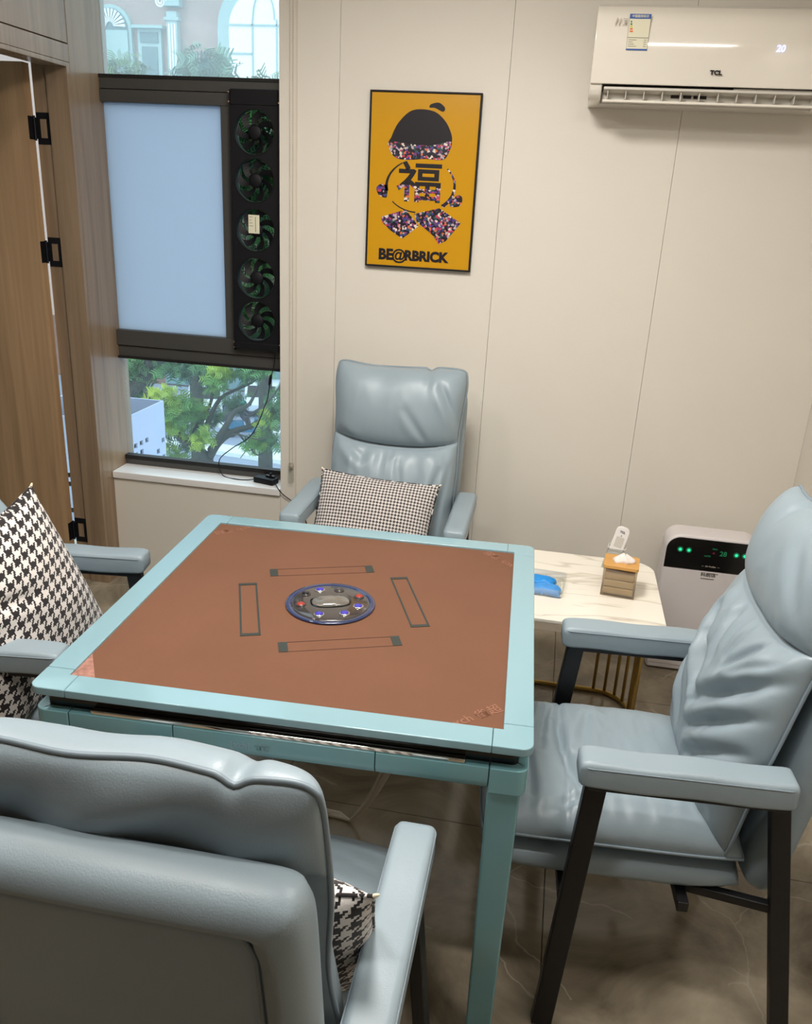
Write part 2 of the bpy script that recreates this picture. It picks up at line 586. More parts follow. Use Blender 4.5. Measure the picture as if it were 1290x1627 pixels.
def text_part(name, body, size, material, parent, loc, rot, thick=0.0, depth=0.0004, align='CENTER', sx=1.0, shear=0.0):
    cu = bpy.data.curves.new(name, 'FONT')
    cu.body = body
    cu.size = size
    cu.align_x = align
    cu.align_y = 'CENTER'
    cu.extrude = depth
    cu.offset = thick
    cu.shear = shear
    cu.resolution_u = 4
    t = bpy.data.objects.new(name + '_curve', cu)
    COL.objects.link(t)
    bpy.context.view_layer.update()
    dg = bpy.context.evaluated_depsgraph_get()
    me = bpy.data.meshes.new_from_object(t.evaluated_get(dg))
    bpy.data.objects.remove(t)
    bpy.data.curves.remove(cu)
    me.name = name
    me.materials.clear()
    me.materials.append(material)
    o = bpy.data.objects.new(name, me)
    COL.objects.link(o)
    o.parent = parent
    o.location = loc
    o.rotation_euler = rot
    o.scale = (sx, 1, 1)
    return o

def rrect(x0, y0, x1, y1, r, n=6):
    """rounded rectangle outline; r may be a 4-tuple for corners (x1,y1),(x0,y1),(x0,y0),(x1,y0)"""
    if not isinstance(r, (list, tuple)):
        r = (r,) * 4
    pts = []
    for (cx, cy, a0), rr in zip(((x1, y1, 0), (x0, y1, 90), (x0, y0, 180), (x1, y0, 270)), r):
        sx = -1 if cx == x1 else 1
        sy = -1 if cy == y1 else 1
        for k in range(n + 1):
            a = math.radians(a0 + 90 * k / n)
            pts.append((cx + sx * rr + rr * math.cos(a), cy + sy * rr + rr * math.sin(a)))
    return pts

def XZ(y0, sgn=1):
    return lambda a, b, d: (a, y0 + d, b)
def XYf(a, b, d):
    return (a, b, d)

# ------------------------------------------------------------------ room
WY = 3.23      # face of the back wall
LX = -1.87     # face of the left wall
RX = 0.93      # face of the right wall
CZ = 2.65
OX = -1.10     # right edge of the window opening
FY = -2.3      # rear wall

fl = MB()
xs = [0.12 - 0.8 * k for k in range(5, -2, -1)]
ys = [2.763 - 0.8 * k for k in range(7, -2, -1)]
g = 0.0012
for i in range(len(xs) - 1):
    for j in range(len(ys) - 1):
        fl.box((xs[i] + g, ys[j] + g, -0.012), (xs[i + 1] - g, min(ys[j + 1], 3.40) - g, 0))
o = fl.build('floor', M['floor'])
struct(o)
o = MB().box((-3.9, FY - 0.2, -0.06), (1.2, 3.42, -0.0125)).build('trim_1', M['wall_dark'])
struct(o)

wb = MB()
edges = [OX, -0.874, -0.270, 0.320, RX]
pg = 0.0006
for a, b in zip(edges[:-1], edges[1:]):
    wb.box((a + pg, WY, 0.0), (b - pg, WY + 0.02, CZ))
wb.box((LX, WY, 0.0), (OX - pg, WY + 0.02, 0.468))
wb.box((OX, WY + 0.02, 0.0), (RX + 0.15, WY + 0.16, CZ))
wb.box((LX - 0.15, WY + 0.02, 0.0), (OX, WY + 0.16, 0.468))
o = wb.build('wall_back', M['wall'])
struct(o)

def lwall():
    b = MB()
    # pillar between door and window, header, the wall on the camera side of the door
    b.box((LX - 0.15, 3.142, 0), (LX, 3.42, CZ))
    b.box((LX - 0.15, 2.262, 2.152), (LX, 3.139, CZ))
    b.box((LX - 0.15, 2.262, 2.090), (LX, 3.1415, 2.149))
    b.box((LX - 0.15, 0.6, 0), (LX, 2.26, CZ))
    b.box((LX - 0.15, FY, 0), (LX, 0.598, CZ))
    return b
o = lwall().build('wall_left', M['wood'], bevel=0.0015, seg=1)
struct(o)
# door lining (the rabbet that holds the hinges)
o = MB().box((LX - 0.148, 3.146, 0), (LX - 0.085, 3.148, 2.09)).build('trim_2', M['wood'])
bpy.data.objects.remove(o)
lin = MB()
lin.box((LX - 0.152, 3.128, 0), (LX - 0.088, 3.1415, 2.088))
lin.box((LX - 0.152, 2.27, 2.076), (LX - 0.088, 3.1415, 2.0895))
bx_ = lin
jm = MB()
jm.box((LX - 0.088, 3.120, 0), (LX - 0.0005, 3.1415, 2.0895))
jm.box((LX - 0.088, 2.27, 2.074), (LX - 0.0005, 3.120, 2.0895))
struct(jm.build('trim_2', M['wood'], bevel=0.001, seg=1))
lin = MB()
lin.box((LX - 0.150, 3.1325, 0), (LX - 0.0885, 3.1415, 2.0895))
struct(lin.build('trim_3', M['wood']))

o = MB().box((RX, FY, 0), (RX + 0.15, WY + 0.16, CZ)).build('wall_right', M['wall'])
struct(o)
o = MB().box((-2.02, FY - 0.15, 0), (RX + 0.15, FY, CZ)).build('wall_front', M['rear'])
struct(o)
o = MB().box((-3.9, FY - 0.15, CZ), (RX + 0.15, 3.42, CZ + 0.1)).build('ceiling', M['ceiling'])
struct(o)
# corridor beyond the door: far wall, near wall and its glazing
o = MB().box((-3.9, 1.0, 0), (-3.8, 3.42, CZ)).build('wall_corridor_left', M['wall'])
struct(o)
o = MB().box((-3.8, 0.9, 0), (-2.02, 1.0, CZ)).build('wall_corridor_front', M['wall'])
struct(o)
w2 = thing('window_2', '', 'window', (0, 0, 0))
for k in ('label', 'category'):
    del w2[k]
struct(w2)
fr = MB()
for a, b in ((-3.8, -3.74), (-2.95, -2.91), (-2.07, -2.02)):
    fr.box((a, 3.30, 0), (b, 3.36, CZ))
fr.box((-3.74, 3.301, 0), (-2.07, 3.359, 0.08))
fr.box((-3.74, 3.301, CZ - 0.06), (-2.07, 3.359, CZ))
fr.build('window_frame', M['ac_in'], w2)
MB().box((-3.74, 3.328, 0.08), (-2.07, 3.334, CZ - 0.06)).build('window_pane', M['glass'], w2)

# baseboard strip on the back wall
o = MB().box((OX, WY - 0.008, 0), (RX, WY - 0.0005, 0.05)).build('baseboard_back', M['trimline'])
struct(o)
# reveal trim at the edge of the window opening
o = MB().box((-1.035, WY - 0.003, 0.05), (-1.030, WY - 0.0003, CZ)).build('trim_4', M['trimline'])
struct(o)

# ------------------------------------------------------------------ window
GY = 3.352
win = thing('window_1', '', 'window', (0, 0, 0))
for k in ('label', 'category'):
    del win[k]
struct(win)
wf = MB()
wf.box((LX, GY - 0.01, 2.030), (OX, GY + 0.06, 2.076))           # transom
wf.box((LX, GY - 0.004, 0.988), (OX, GY + 0.06, 1.035))           # lower bar
wf.box((LX, GY - 0.01, 0.468), (OX, GY + 0.06, 0.528))           # bottom
wf.box((LX, GY, CZ - 0.05), (OX, GY + 0.06, CZ))
wf.box((-1.140, GY, 0.528), (OX, GY + 0.06, 0.988)) if False else None
wf.build('window_frame', M['frame'], win, bevel=0.002, seg=1)
gk = MB()
gk.box((LX, GY - 0.014, 2.069), (OX, GY + 0.02, 2.081))
gk.box((LX, GY - 0.014, 0.980), (OX, GY + 0.02, 0.990))
gk.box((LX, GY - 0.014, 0.526), (OX, GY + 0.02, 0.543))
gk.build('window_gasket', M['frame_dark'], win)
sash = MB()
sash.box((LX, GY - 0.016, 1.983), (OX, GY + 0.04, 2.028))
sash.box((LX, GY - 0.016, 1.037), (OX, GY + 0.04, 1.102))
sash.box((-1.372, GY - 0.016, 1.102), (-1.318, GY + 0.04, 1.983))
sash.box((-1.126, GY - 0.016, 1.102), (OX, GY + 0.04, 1.983))
sash.build('window_sash', M['frame'], win, bevel=0.002, seg=1)
MB().box((LX, GY + 0.012, 1.095), (-1.368, GY + 0.018, 1.99)).build('window_frosted_pane', M['frosted'], win, label='white frosted pane')
MB().box((-1.325, GY + 0.012, 1.095), (-1.12, GY + 0.018, 1.99)).build('window_screen_pane', M['glass_dark'], win, label='dark tinted pane behind the fans')
MB().box((LX, GY + 0.03, 2.07), (OX, GY + 0.036, CZ - 0.04)).build('window_upper_pane', M['glass_top'], win)
MB().box((LX, GY + 0.03, 0.53), (OX, GY + 0.036, 0.99)).build('window_lower_pane', M['glass_low'], win)
sl = MB()
sl.box((LX + 0.001, WY - 0.012, 0.470), (OX - 0.001, GY + 0.0, 0.5))
o = sl.build('window_sill', M['sill'], win, bevel=0.002, seg=1)

# ------------------------------------------------------------------ door
dr = thing('door_1', '', 'door', (0, 0, 0))
for k in ('label', 'category'):
    del dr[k]
struct(dr)
MB().box((-2.83, 3.088, 0.008), (-2.0265, 3.128, 2.083)).build('door_leaf', M['doorwood'], dr, bevel=0.001, seg=1)
for hz in (1.865, 1.42, 0.24):
    hb = MB()
    # pierced leaf on the jamb, plain leaf on the door edge, knuckle between
    hz0, hz1 = hz - 0.055, hz + 0.055
    hy = 3.1295
    hb.box((-2.018, hy, hz0), (-1.962, hy + 0.0025, hz0 + 0.022))
    hb.box((-2.018, hy, hz1 - 0.022), (-1.962, hy + 0.0025, hz1))
    hb.box((-2.018, hy, hz0 + 0.022), (-2.004, hy + 0.0025, hz1 - 0.022))
    hb.box((-1.976, hy, hz0 + 0.022), (-1.962, hy + 0.0025, hz1 - 0.022))
    hb.box((-2.0263, 3.090, hz0 + 0.015), (-2.0245, 3.126, hz1 - 0.015))
    hb.tube([(-2.0215, 3.1225, hz0 + 0.012), (-2.0215, 3.1225, hz1 - 0.012)], 0.0045, 10)
    hb.box((-2.0225, 3.1225, hz0 + 0.018), (-2.016, 3.1315, hz1 - 0.018))
    hb.build('door_hinge', M['black'], dr)

# ------------------------------------------------------------------ ceiling lights and one added fill light
def ceiling_light(label, x, y, sx, sy, power, group=None):
    t = thing('ceiling_light', label, 'light', (x, y, CZ), 0, group)
    b = MB()
    e = 0.02
    b.box((-sx / 2 - e, -sy / 2 - e, -0.04), (sx / 2 + e, -sy / 2, -0.0005))
    b.box((-sx / 2 - e, sy / 2, -0.04), (sx / 2 + e, sy / 2 + e, -0.0005))
    b.box((-sx / 2 - e, -sy / 2, -0.04), (-sx / 2, sy / 2, -0.0005))
    b.box((sx / 2, -sy / 2, -0.04), (sx / 2 + e, sy / 2, -0.0005))
    b.build('frame', M['white'], t)
    MB().box((-sx / 2, -sy / 2, -0.03), (sx / 2, sy / 2, -0.02)).build('diffuser', M['lamp'], t)
    l = ceiling_lamp_light('lamp', 0, 0, -0.042, sx, sy, power)
    COL.objects.link(l)
    l.parent = t
    return t
ceiling_light('square white ceiling panel light right above the games table', -0.42, 1.75, 0.42, 0.42, MAIN_POWER)
ceiling_light('slim white ceiling light near the right wall', 0.45, 1.0, 0.5, 0.12, SIDE_POWER)
ceiling_light('added unseen fill light on the ceiling by the wooden left wall', -1.35, 1.35, 0.12, 0.5, 9)  # added lamp, only there to brighten the lower left of the walls
ceiling_light('slim white ceiling light above the nearest chair', -0.75, 0.55, 0.5, 0.12, REAR_POWER)

# ------------------------------------------------------------------ mahjong table
TX, TY, TR = -0.4645, 1.7252, 0.0434
tb = thing('mahjong_table', 'square pale teal automatic mahjong table with terracotta felt top', 'table', (TX, TY, 0), TR)
H = 0.78
oo, ii = 0.48, 0.424
# rim: four long rails and four corner pieces separated by hairline seams
for k in range(4):
    R = Matrix.Rotation(k * PI / 2, 3, 'Z')
    s = 0.406
    b = MB().prism([(-s + 0.0006, -oo), (s - 0.0006, -oo), (s - 0.0006, -ii), (-s + 0.0006, -ii)], H - 0.017, H, lambda a, c, d: R @ Vector((a, c, d)))
    b.build('rim_rail', M['teal'], tb, bevel=0.0022, seg=2)
    r = 0.022
    pts = [(s, -oo)] + [(oo - r + r * math.sin(a), -oo + r - r * math.cos(a)) for a in [i * PI / 2 / 8 for i in range(9)]] + [(oo, -s), (ii, -s), (ii, -ii), (s, -ii)]
    b = MB().prism(pts, H - 0.017, H, lambda a, c, d: R @ Vector((a, c, d)))
    b.build('rim_corner', M['teal'], tb, bevel=0.0022, seg=2)
MB().prism(rrect(-ii - 0.002, -ii - 0.002, ii + 0.002, ii + 0.002, 0.002), 0.760, 0.7745, XYf).build('felt', M['felt'], tb)
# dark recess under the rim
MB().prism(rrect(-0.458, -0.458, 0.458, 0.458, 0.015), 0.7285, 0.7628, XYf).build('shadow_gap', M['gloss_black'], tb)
for k in range(4):
    R = Matrix.Rotation(k * PI / 2, 3, 'Z')
    # body: two end segments and a middle one, seams between
    cu_ = [-0.405, -0.195, 0.195, 0.405]
    for a, c in zip(cu_[:-1], cu_[1:]):
        prof = [(-0.475, 0.728), (-0.475, 0.698), (-0.471, 0.685), (-0.463, 0.677), (-0.40, 0.677), (-0.40, 0.728)]
        b = MB()
        n = len(prof)
        b.add([R @ Vector((a + 0.0008, y, z)) for y, z in prof] + [R @ Vector((c - 0.0008, y, z)) for y, z in prof],
              [tuple(range(n)), tuple(range(2 * n - 1, n - 1, -1))] + [(i, i + n, (i + 1) % n + n, (i + 1) % n) for i in range(n)])
        b.build('body_panel', M['teal_body'], tb, bevel=0.0015, seg=2)
    r = 0.022
    o1, i1, s1 = 0.476, 0.40, 0.4058
    pts = [(s1, -o1)] + [(o1 - r + r * math.sin(a), -o1 + r - r * math.cos(a)) for a in [i * PI / 2 / 8 for i in range(9)]] + [(o1, -s1), (i1, -s1), (i1, -i1), (s1, -i1)]
    MB().prism(pts, 0.674, 0.728, lambda a, c, d: R @ Vector((a, c, d))).build('body_corner', M['teal_body'], tb, bevel=0.002, seg=2)
    MB().box((-0.36, -0.4725, 0.7282), (0.36, -0.4590, 0.7370)).build('chrome_tray', M['chrome'], tb, bevel=0.002, seg=2, rot=(0, 0, k * PI / 2), label='mirror-bright chrome strip')
    # legs, slightly tapered
    b = MB()
    lo, hi = 0.404, 0.466
    lo2, hi2 = 0.410, 0.462
    vs = [R @ Vector(p) for p in ((lo2, -hi2, 0.012), (hi2, -hi2, 0.012), (hi2, -lo2, 0.012), (lo2, -lo2, 0.012), (lo, -hi, 0.679), (hi, -hi, 0.679), (hi, -lo, 0.679), (lo, -lo, 0.679))]
    b.add(vs, [(0, 3, 2, 1), (4, 5, 6, 7), (0, 1, 5, 4), (1, 2, 6, 5), (2, 3, 7, 6), (3, 0, 4, 7)])
    lg = b.build('leg', M['teal_body'], tb, bevel=0.005, seg=3)
    c = R @ Vector((0.436, -0.436, 0))
    MB().lathe([(0.016, 0.0), (0.018, 0.003), (0.018, 0.0125)], 16, (c.x, c.y, 0)).build('foot', M['black'], lg)
MB().prism(rrect(-0.36, -0.36, 0.36, 0.36, 0.05), 0.61, 0.70, XYf).build('machine_housing', M['black'], tb)
# centre console
ca = math.radians(19.5)
disc = MB().lathe([(0.092, 0.774), (0.1045, 0.7745), (0.106, 0.778), (0.104, 0.7800), (0.096, 0.7795), (0.093, 0.778)], 48).build('console_rim', M['blue_rim'], tb, smooth=True)
MB().lathe([(0.0925, 0.7745), (0.0925, 0.7788), (0.088, 0.7800), (0.05, 0.7806), (0.001, 0.7808)], 48).build('console_disc', M['disc'], tb, smooth=True)
R2 = Matrix.Rotation(ca, 3, 'Z')
def oval(a, b_, z, h, cx=0, cy=0, rot=0.0, rings=7):
    mb = MB()
    n = 32
    vs = []
    for i in range(rings + 1):
        t = i / rings
        rr = math.cos(t * PI / 2)
        for k in range(n):
            q = 2 * PI * k / n
            e = 0.72
            px = a * rr * math.copysign(abs(math.cos(q)) ** e, math.cos(q))
            py = b_ * rr * math.copysign(abs(math.sin(q)) ** e, math.sin(q))
            c_, s_ = math.cos(rot), math.sin(rot)
            vs.append((cx + px * c_ - py * s_, cy + px * s_ + py * c_, z + h * math.sin(t * PI / 2)))
    fs = []
    for i in range(rings):
        for k in range(n):
            k2 = (k + 1) % n
            fs.append((i * n + k, i * n + k2, (i + 1) * n + k2, (i + 1) * n + k))
    fs.append(tuple(range(n - 1, -1, -1)))
    mb.add(vs, fs)
    return mb
oval(0.052, 0.034, 0.7795, 0.0035, 0, 0.002, ca).build('console_collar', M['gloss_black'], tb, smooth=True)
oval(0.045, 0.027, 0.7805, 0.010, 0, 0.002, ca).build('console_dome', M['dome'], tb, smooth=True)
btn = [(-0.068, 0.028, 'gloss_black'), (-0.065, -0.028, 'red_btn'), (-0.012, -0.066, 'blue_btn'), (0.044, -0.048, 'blue_btn'), (0.068, -0.006, 'blue_btn'),
       (0.060, 0.045, 'red_btn'), (0.006, 0.068, 'disc'), (-0.040, 0.058, 'blue_btn')]
for bx, by, mm in btn:
    cl = MB().lathe([(0.0125, 0.7795), (0.0125, 0.7822), (0.0100, 0.7826)], 20, (bx, by, 0)).build('console_button', M['chrome'] if mm == 'blue_btn' else M['disc'], tb, smooth=True)
    MB().lathe([(0.0095, 0.7822), (0.0095, 0.7832), (0.006, 0.7842), (0.001, 0.7844)], 20, (bx, by, 0)).build('button_cap', M[mm], cl, smooth=True)
# four tile lifts: hairline slot with a grey block at each end
for k in range(4):
    Rk = Matrix.Rotation(ca + k * PI / 2, 3, 'Z')
    b = MB()
    L2, W2 = 0.133, 0.020
    t = 0.0009 if k % 2 == 0 else 0.0022
    for y in (-W2, W2):
        b.prism([(-L2, y - t), (L2, y - t), (L2, y + t), (-L2, y + t)], 0.7746, 0.7752, lambda a, c, d: Rk @ Vector((a, c - 0.190, d)))
    sl_ = b.build('tile_slot', M['slotline'] if k % 2 == 0 else M['slot'], tb)
    e = 0.020 if k % 2 == 0 else 0.011
    for sgn in (-1, 1):
        x0, x1 = (-L2, -L2 + e) if sgn < 0 else (L2 - e, L2)
        MB().prism([(x0, -W2 - t), (x1, -W2 - t), (x1, W2 + t), (x0, W2 + t)], 0.7747, 0.7756, lambda a, c, d: Rk @ Vector((a, c - 0.190, d))).build('slot_cover', M['slot'], sl_)
# print in the felt corners
for k in range(4):
    a0 = k * PI / 2
    Rk = Matrix.Rotation(a0, 3, 'Z')
    if k == 3:
        MB().prism([(-0.4235, -0.4235), (-0.372, -0.4235), (-0.4235, -0.335)], 0.7746, 0.7752, XYf).build('corner_sticker', M['pinkfoil'], tb)
        continue
    p = Rk @ Vector((0.374, -0.385, 0.7748))
    text_part('felt_print', 'xch 雀超', 0.030, M['felt_mark'], tb, p, (0, 0, a0 + math.radians(40)), 0.0004)
# maker's mark on the front panel
text_part('maker_mark', '[xch]', 0.019, M['teal'], tb, (-0.062, -0.4757, 0.706), (PI / 2, 0, 0), 0.0007)
text_part('maker_mark', '雀超', 0.015, M['teal'], tb, (-0.020, -0.4757, 0.706), (PI / 2, 0, 0), 0.0003)

# cables hanging from the table machine to the floor
cb = MB()
rnd = random.Random(3)
for k in range(6):
    a = Vector((-0.27 + rnd.uniform(-0.02, 0.02), 1.83 + rnd.uniform(-0.02, 0.02), 0.60))
    c0 = Vector((-0.27 + rnd.uniform(-0.03, 0.03), 1.82, 0.30))
    d0 = Vector((-0.40 + rnd.uniform(-0.02, 0.02), 1.88 + rnd.uniform(-0.02, 0.02), 0.03))
    end = Vector((-0.62 - 0.05 * k, 1.90 + rnd.uniform(-0.05, 0.05), 0.006))
    pts = []
    for i in range(25):
        t = i / 24
        p = (1 - t) ** 3 * a + 3 * (1 - t) ** 2 * t * c0 + 3 * (1 - t) * t * t * d0 + t ** 3 * Vector((-0.44, 1.89, 0.006))
        pts.append(p)
    for i in range(1, 9):
        t = i / 8
        pts.append(Vector((-0.44, 1.89, 0.006)).lerp(end, t) + Vector((0, 0.02 * math.sin(t * PI * (1 + k % 3)), 0)))
    cb.tube(pts, 0.0042, 6)
tag(cb.build('cable_bundle', M['cable_w'], None, smooth=True), 'bundle of off-white cables hanging under the teal table to the floor', 'cable')

# ------------------------------------------------------------------ cushions
def fbm(x, y, z, o=3):
    s, a, f = 0.0, 1.0, 1.0
    for _ in range(o):
        s += a * noise.noise(Vector((x * f, y * f, z * f)))
        a *= 0.5
        f *= 2.1
    return s

def seg_d(u, v, a, b):
    """signed distance to segment and parameter along it"""
    dx, dy = b[0] - a[0], b[1] - a[1]
    L2 = dx * dx + dy * dy
    t = max(0.0, min(1.0, ((u - a[0]) * dx + (v - a[1]) * dy) / L2))
    px, py = a[0] + t * dx, a[1] + t * dy
    d = math.hypot(u - px, v - py)
    s = (u - a[0]) * dy - (v - a[1]) * dx
    return (d if s >= 0 else -d), t

def folds_h(u, v, folds):
    """each fold: (a, b, width, depth): a valley with a soft ridge on one side, fading at both ends"""
    h = 0.0
    for a, b, wd, dp in folds:
        d, t = seg_d(u, v, a, b)
        fade = math.sin(PI * min(1, max(0, 0.12 + 0.80 * t))) ** 0.7
        x = d / wd
        if abs(x) < 4:
            h += fade * dp * (-math.exp(-(x * 1.6) ** 2) + 0.75 * math.exp(-((x - 1.3)) ** 2) + 0.35 * math.exp(-((x + 1.5)) ** 2))
    return h

def sheet(nu, nv, fn_front, fn_back, uvfn=None, keep=None):
    """closed cushion made of two sheets that share their border; parameters run 0..1"""
    mb = MB()
    idx = {}
    vs, uvs = [], []
    us = [0.5 - 0.5 * math.cos(PI * i / nu) * (0.35) - 0.5 * (1 - 2 * i / nu) * 0.65 for i in range(nu + 1)]
    vv = [0.5 - 0.5 * math.cos(PI * i / nv) * (0.35) - 0.5 * (1 - 2 * i / nv) * 0.65 for i in range(nv + 1)]
    us[0], us[-1], vv[0], vv[-1] = 0, 1, 0, 1
    if keep is not None:
        q = min(range(len(vv)), key=lambda n_: abs(vv[n_] - keep))
        vv[q] = keep
    fs = []
    for side, fn in ((0, fn_front), (1, fn_back)):
        for j in range(nv + 1):
            for i in range(nu + 1):
                border = i in (0, nu) or j in (0, nv)
                if side == 1 and border:
                    idx[(1, i, j)] = idx[(0, i, j)]
                    continue
                idx[(side, i, j)] = len(vs)
                vs.append(fn(us[i], vv[j]))
                uvs.append(uvfn(us[i], vv[j], side) if uvfn else (us[i], vv[j]))
        for j in range(nv):
            for i in range(nu):
                q = [idx[(side, i, j)], idx[(side, i + 1, j)], idx[(side, i + 1, j + 1)], idx[(side, i, j + 1)]]
                fs.append(tuple(q if side == 0 else q[::-1]))
    mb.v, mb.f, mb.uv = [tuple(p) for p in vs], fs, uvs
    border = [vs[idx[(0, i, 0)]] for i in range(nu)] + [vs[idx[(0, nu, j)]] for j in range(nv)] + [vs[idx[(0, i, nv)]] for i in range(nu, 0, -1)] + [vs[idx[(0, 0, j)]] for j in range(nv, 0, -1)]
    return mb, border

def piping(border, r, material, parent, name='piping'):
    pts = [Vector(p) for p in border]
    pts.append(pts[0])
    return MB().tube(pts, r, 6, caps=False).build(name, material, parent, smooth=True)

def E(t, p=3.0, q=0.45):
    return max(0.0, 1 - abs(2 * t - 1) ** p) ** q

# ------------------------------------------------------------------ armchair
def make_chair(label, loc, rz, folds_back, folds_seat, seed, notch=0.5, nu=64, wr=1.0, bulge=1.0, puff=1.0, crease=0.58):
    t = thing('armchair', label, 'chair', loc, rz, 'blue grey leather armchairs around the games table')
    t.scale = (0.976, 0.976, 1.04)
    lm = M['leather']
    # frame ------------------------------------------------------
    for sx in (-1, 1):
        X = sx * 0.288
        MB().bar((X, -0.172, 0.588), (X + sx * 0.052, -0.222, 0.0), 0.026, 0.045).build('front_leg', M['blackmetal'], t, bevel=0.003)
        MB().bar((X, 0.192, 0.588), (X + sx * 0.018, 0.306, 0.0), 0.026, 0.040).build('rear_leg', M['blackmetal'], t, bevel=0.003)
        MB().box((X - 0.016, -0.192, 0.575), (X + 0.016, 0.205, 0.592)).build('arm_rail', M['blackmetal'], t, bevel=0.002)
        # armrest: padded, rounded, with a seam line
        prof = rrect(-0.037, 0.592, 0.037, 0.648, (0.014, 0.014, 0.008, 0.008), 5)
        ys_ = [-0.212, -0.206, -0.196, -0.18] + [-0.15 + 0.345 * i / 10 for i in range(11)] + [0.202, 0.208, 0.212]
        sc = [0.72, 0.90, 0.975, 1.0] + [1.0] * 11 + [0.985, 0.93, 0.75]
        mb = MB()
        n = len(prof)
        vs, fs = [], []
        cz = 0.620
        for yy, s in zip(ys_, sc):
            for a, b in prof:
                vs.append((X + a * (0.5 + 0.5 * s), yy, cz + (b - cz) * s + 0.0016 * math.sin(yy * 30 + sx)))
        for i in range(len(ys_) - 1):
            for k in range(n):
                k2 = (k + 1) % n
                fs.append((i * n + k, i * n + k2, (i + 1) * n + k2, (i + 1) * n + k))
        fs += [tuple(range(n - 1, -1, -1)), tuple((len(ys_) - 1) * n + k for k in range(n))]
        mb.add(vs, fs)
        ar = mb.build('armrest', lm, t, smooth=True)
        pr = []
        for i in range(33):
            pr.append((X - 0.0355 + 0.0, -0.195 + 0.41 * i / 32, 0.640))
        loop = [(X + a, y, 0.638) for a, y in rrect(-0.0365, -0.208, 0.0365, 0.210, 0.016, 5)]
        loop.append(loop[0])
        MB().tube(loop, 0.0016, 5, caps=False).build('seam', M['leather_seam'], ar, smooth=True)
        MB().bar((X - sx * 0.0, 0.235, 0.335), (X - sx * 0.06, 0.05, 0.315), 0.020, 0.020, Vector((0, 0, 1))).build('side_strut', M['blackmetal'], t, bevel=0.002)
    for yy, zz in ((-0.205, 0.300), (0.05, 0.306)):
        MB().box((-0.288, yy - 0.012, zz - 0.012), (0.288, yy + 0.012, zz + 0.012)).build('cross_bar', M['blackmetal'], t, bevel=0.002)
    # seat pad ---------------------------------------------------
    def pad_xy(u, v):
        x = (u - 0.5) * 2
        y = (v - 0.5) * 2
        k = 1 - 0.055 * (x * x * y * y) ** 2
        return 0.262 * x * k, -0.106 + 0.290 * y * k
    def pf(u, v):
        x, y = pad_xy(u, v)
        return (x, y, 0.346 + 0.030 * E(u, 9, .5) * E(v, 9, .5))
    def pb(u, v):
        x, y = pad_xy(u, v)
        return (x * 0.98, y * 0.98 + 0.0, 0.346 - 0.042 * E(u, 7, .5) * E(v, 7, .5))
    mb, bd = sheet(28, 28, pf, pb)
    sp = mb.build('seat_pad', lm, t, smooth=True)
    # seat cushion ------------------------------------------------
    def cs_xy(u, v):
        x = (u - 0.5) * 2
        y = (v - 0.5) * 2
        k = 1 - 0.03 * (x * x * y * y) ** 2
        return 0.252 * x * k, -0.112 + 0.287 * y * k
    ns = int(nu * 0.9)
    def cf(u, v):
        x, y = cs_xy(u, v)
        h = 0.064 * E(u, 4.5, .48) * E(v, 4.5, .48)
        seamv = 0.335 + 0.01 * math.sin(u * 9 + seed)
        edge = E(u, 4, .6) * E(v, 4, .6)
        h -= 0.014 * math.exp(-((v - seamv) / 0.010) ** 2) * edge
        h -= 0.006 * math.exp(-((v - seamv) / 0.05) ** 2) * edge
        rd = 1 - abs(fbm(u * 1.6 + seed, v * 6.5, seed * 1.3))
        h += wr * 0.015 * (rd - 0.75) * edge * (0.6 + 0.7 * math.exp(-((v - 0.3) / 0.25) ** 2))
        h += folds_h((u - .5) * 2, (v - .5) * 2, folds_seat) * edge
        return (x, y, 0.408 + h)
    def cbk(u, v):
        x, y = cs_xy(u, v)
        return (x, y, 0.408 - 0.026 * E(u, 5, .5) * E(v, 5, .5))
    mb, bd = sheet(ns, ns, cf, cbk)
    sc_ = mb.build('seat_cushion', lm, t, smooth=True)
    piping(bd, 0.0035, M['leather_seam'], sc_)
    # backrest shell ----------------------------------------------
    def sh_c(v):
        return Vector((0, 0.215 + 0.105 * v + 0.018 * v * v, 0.325 + 0.662 * v))
    tn = (sh_c(1) - sh_c(0)).normalized()
    nb = Vector((0, tn.z, -tn.y))      # pointing backwards
    def sh_p(u, v):
        x = (u - 0.5) * 2
        y = (v - 0.5) * 2
        mx_ = max(abs(x), abs(y), 1e-3)
        k = 1 / ((abs(x) / mx_) ** 18 + (abs(y) / mx_) ** 18 + 1e-9) ** (1 / 18)
        k = 1 - (1 - k) * mx_ ** 3
        vv = 0.5 + 0.5 * y * k
        return Vector((0.252 * x * k, 0, 0)) + sh_c(vv)
    def dist_edge(u, v):
        du = min(u, 1 - u) * 0.488
        dv = min(v, 1 - v) * 0.672
        p = 5.0
        return (max(du, 1e-6) ** -p + max(dv, 1e-6) ** -p) ** (-1 / p)
    def sf(u, v):
        d = max(0, dist_edge(u, v))
        h = 0.044 * math.sqrt(max(0, 1 - (1 - min(1, d / 0.045)) ** 2))
        return sh_p(u, v) - nb * h
    def sb(u, v):
        d = max(0, dist_edge(u, v))
        h = 0.044 * math.sqrt(max(0, 1 - (1 - min(1, d / 0.040)) ** 2))
        if d > 0.035:
            h -= 0.020 * min(1, (d - 0.035) / 0.025)
        h -= 0.007 * math.exp(-((d - 0.060) / 0.005) ** 2)
        h += 0.004 * fbm(u * 3 + seed, v * 3, 2.0, 2) * min(1, d / 0.1)
        return sh_p(u, v) + nb * h
    mb, bd = sheet(72, 84, sf, sb)
    shl = mb.build('backrest', lm, t, smooth=True)
    ring = []
    for a, b in rrect(0.060 / 0.476, 0.060 / 0.70, 1 - 0.060 / 0.476, 1 - 0.060 / 0.70, 0.07, 6):
        ring.append(sb(a, b) + nb * 0.003)
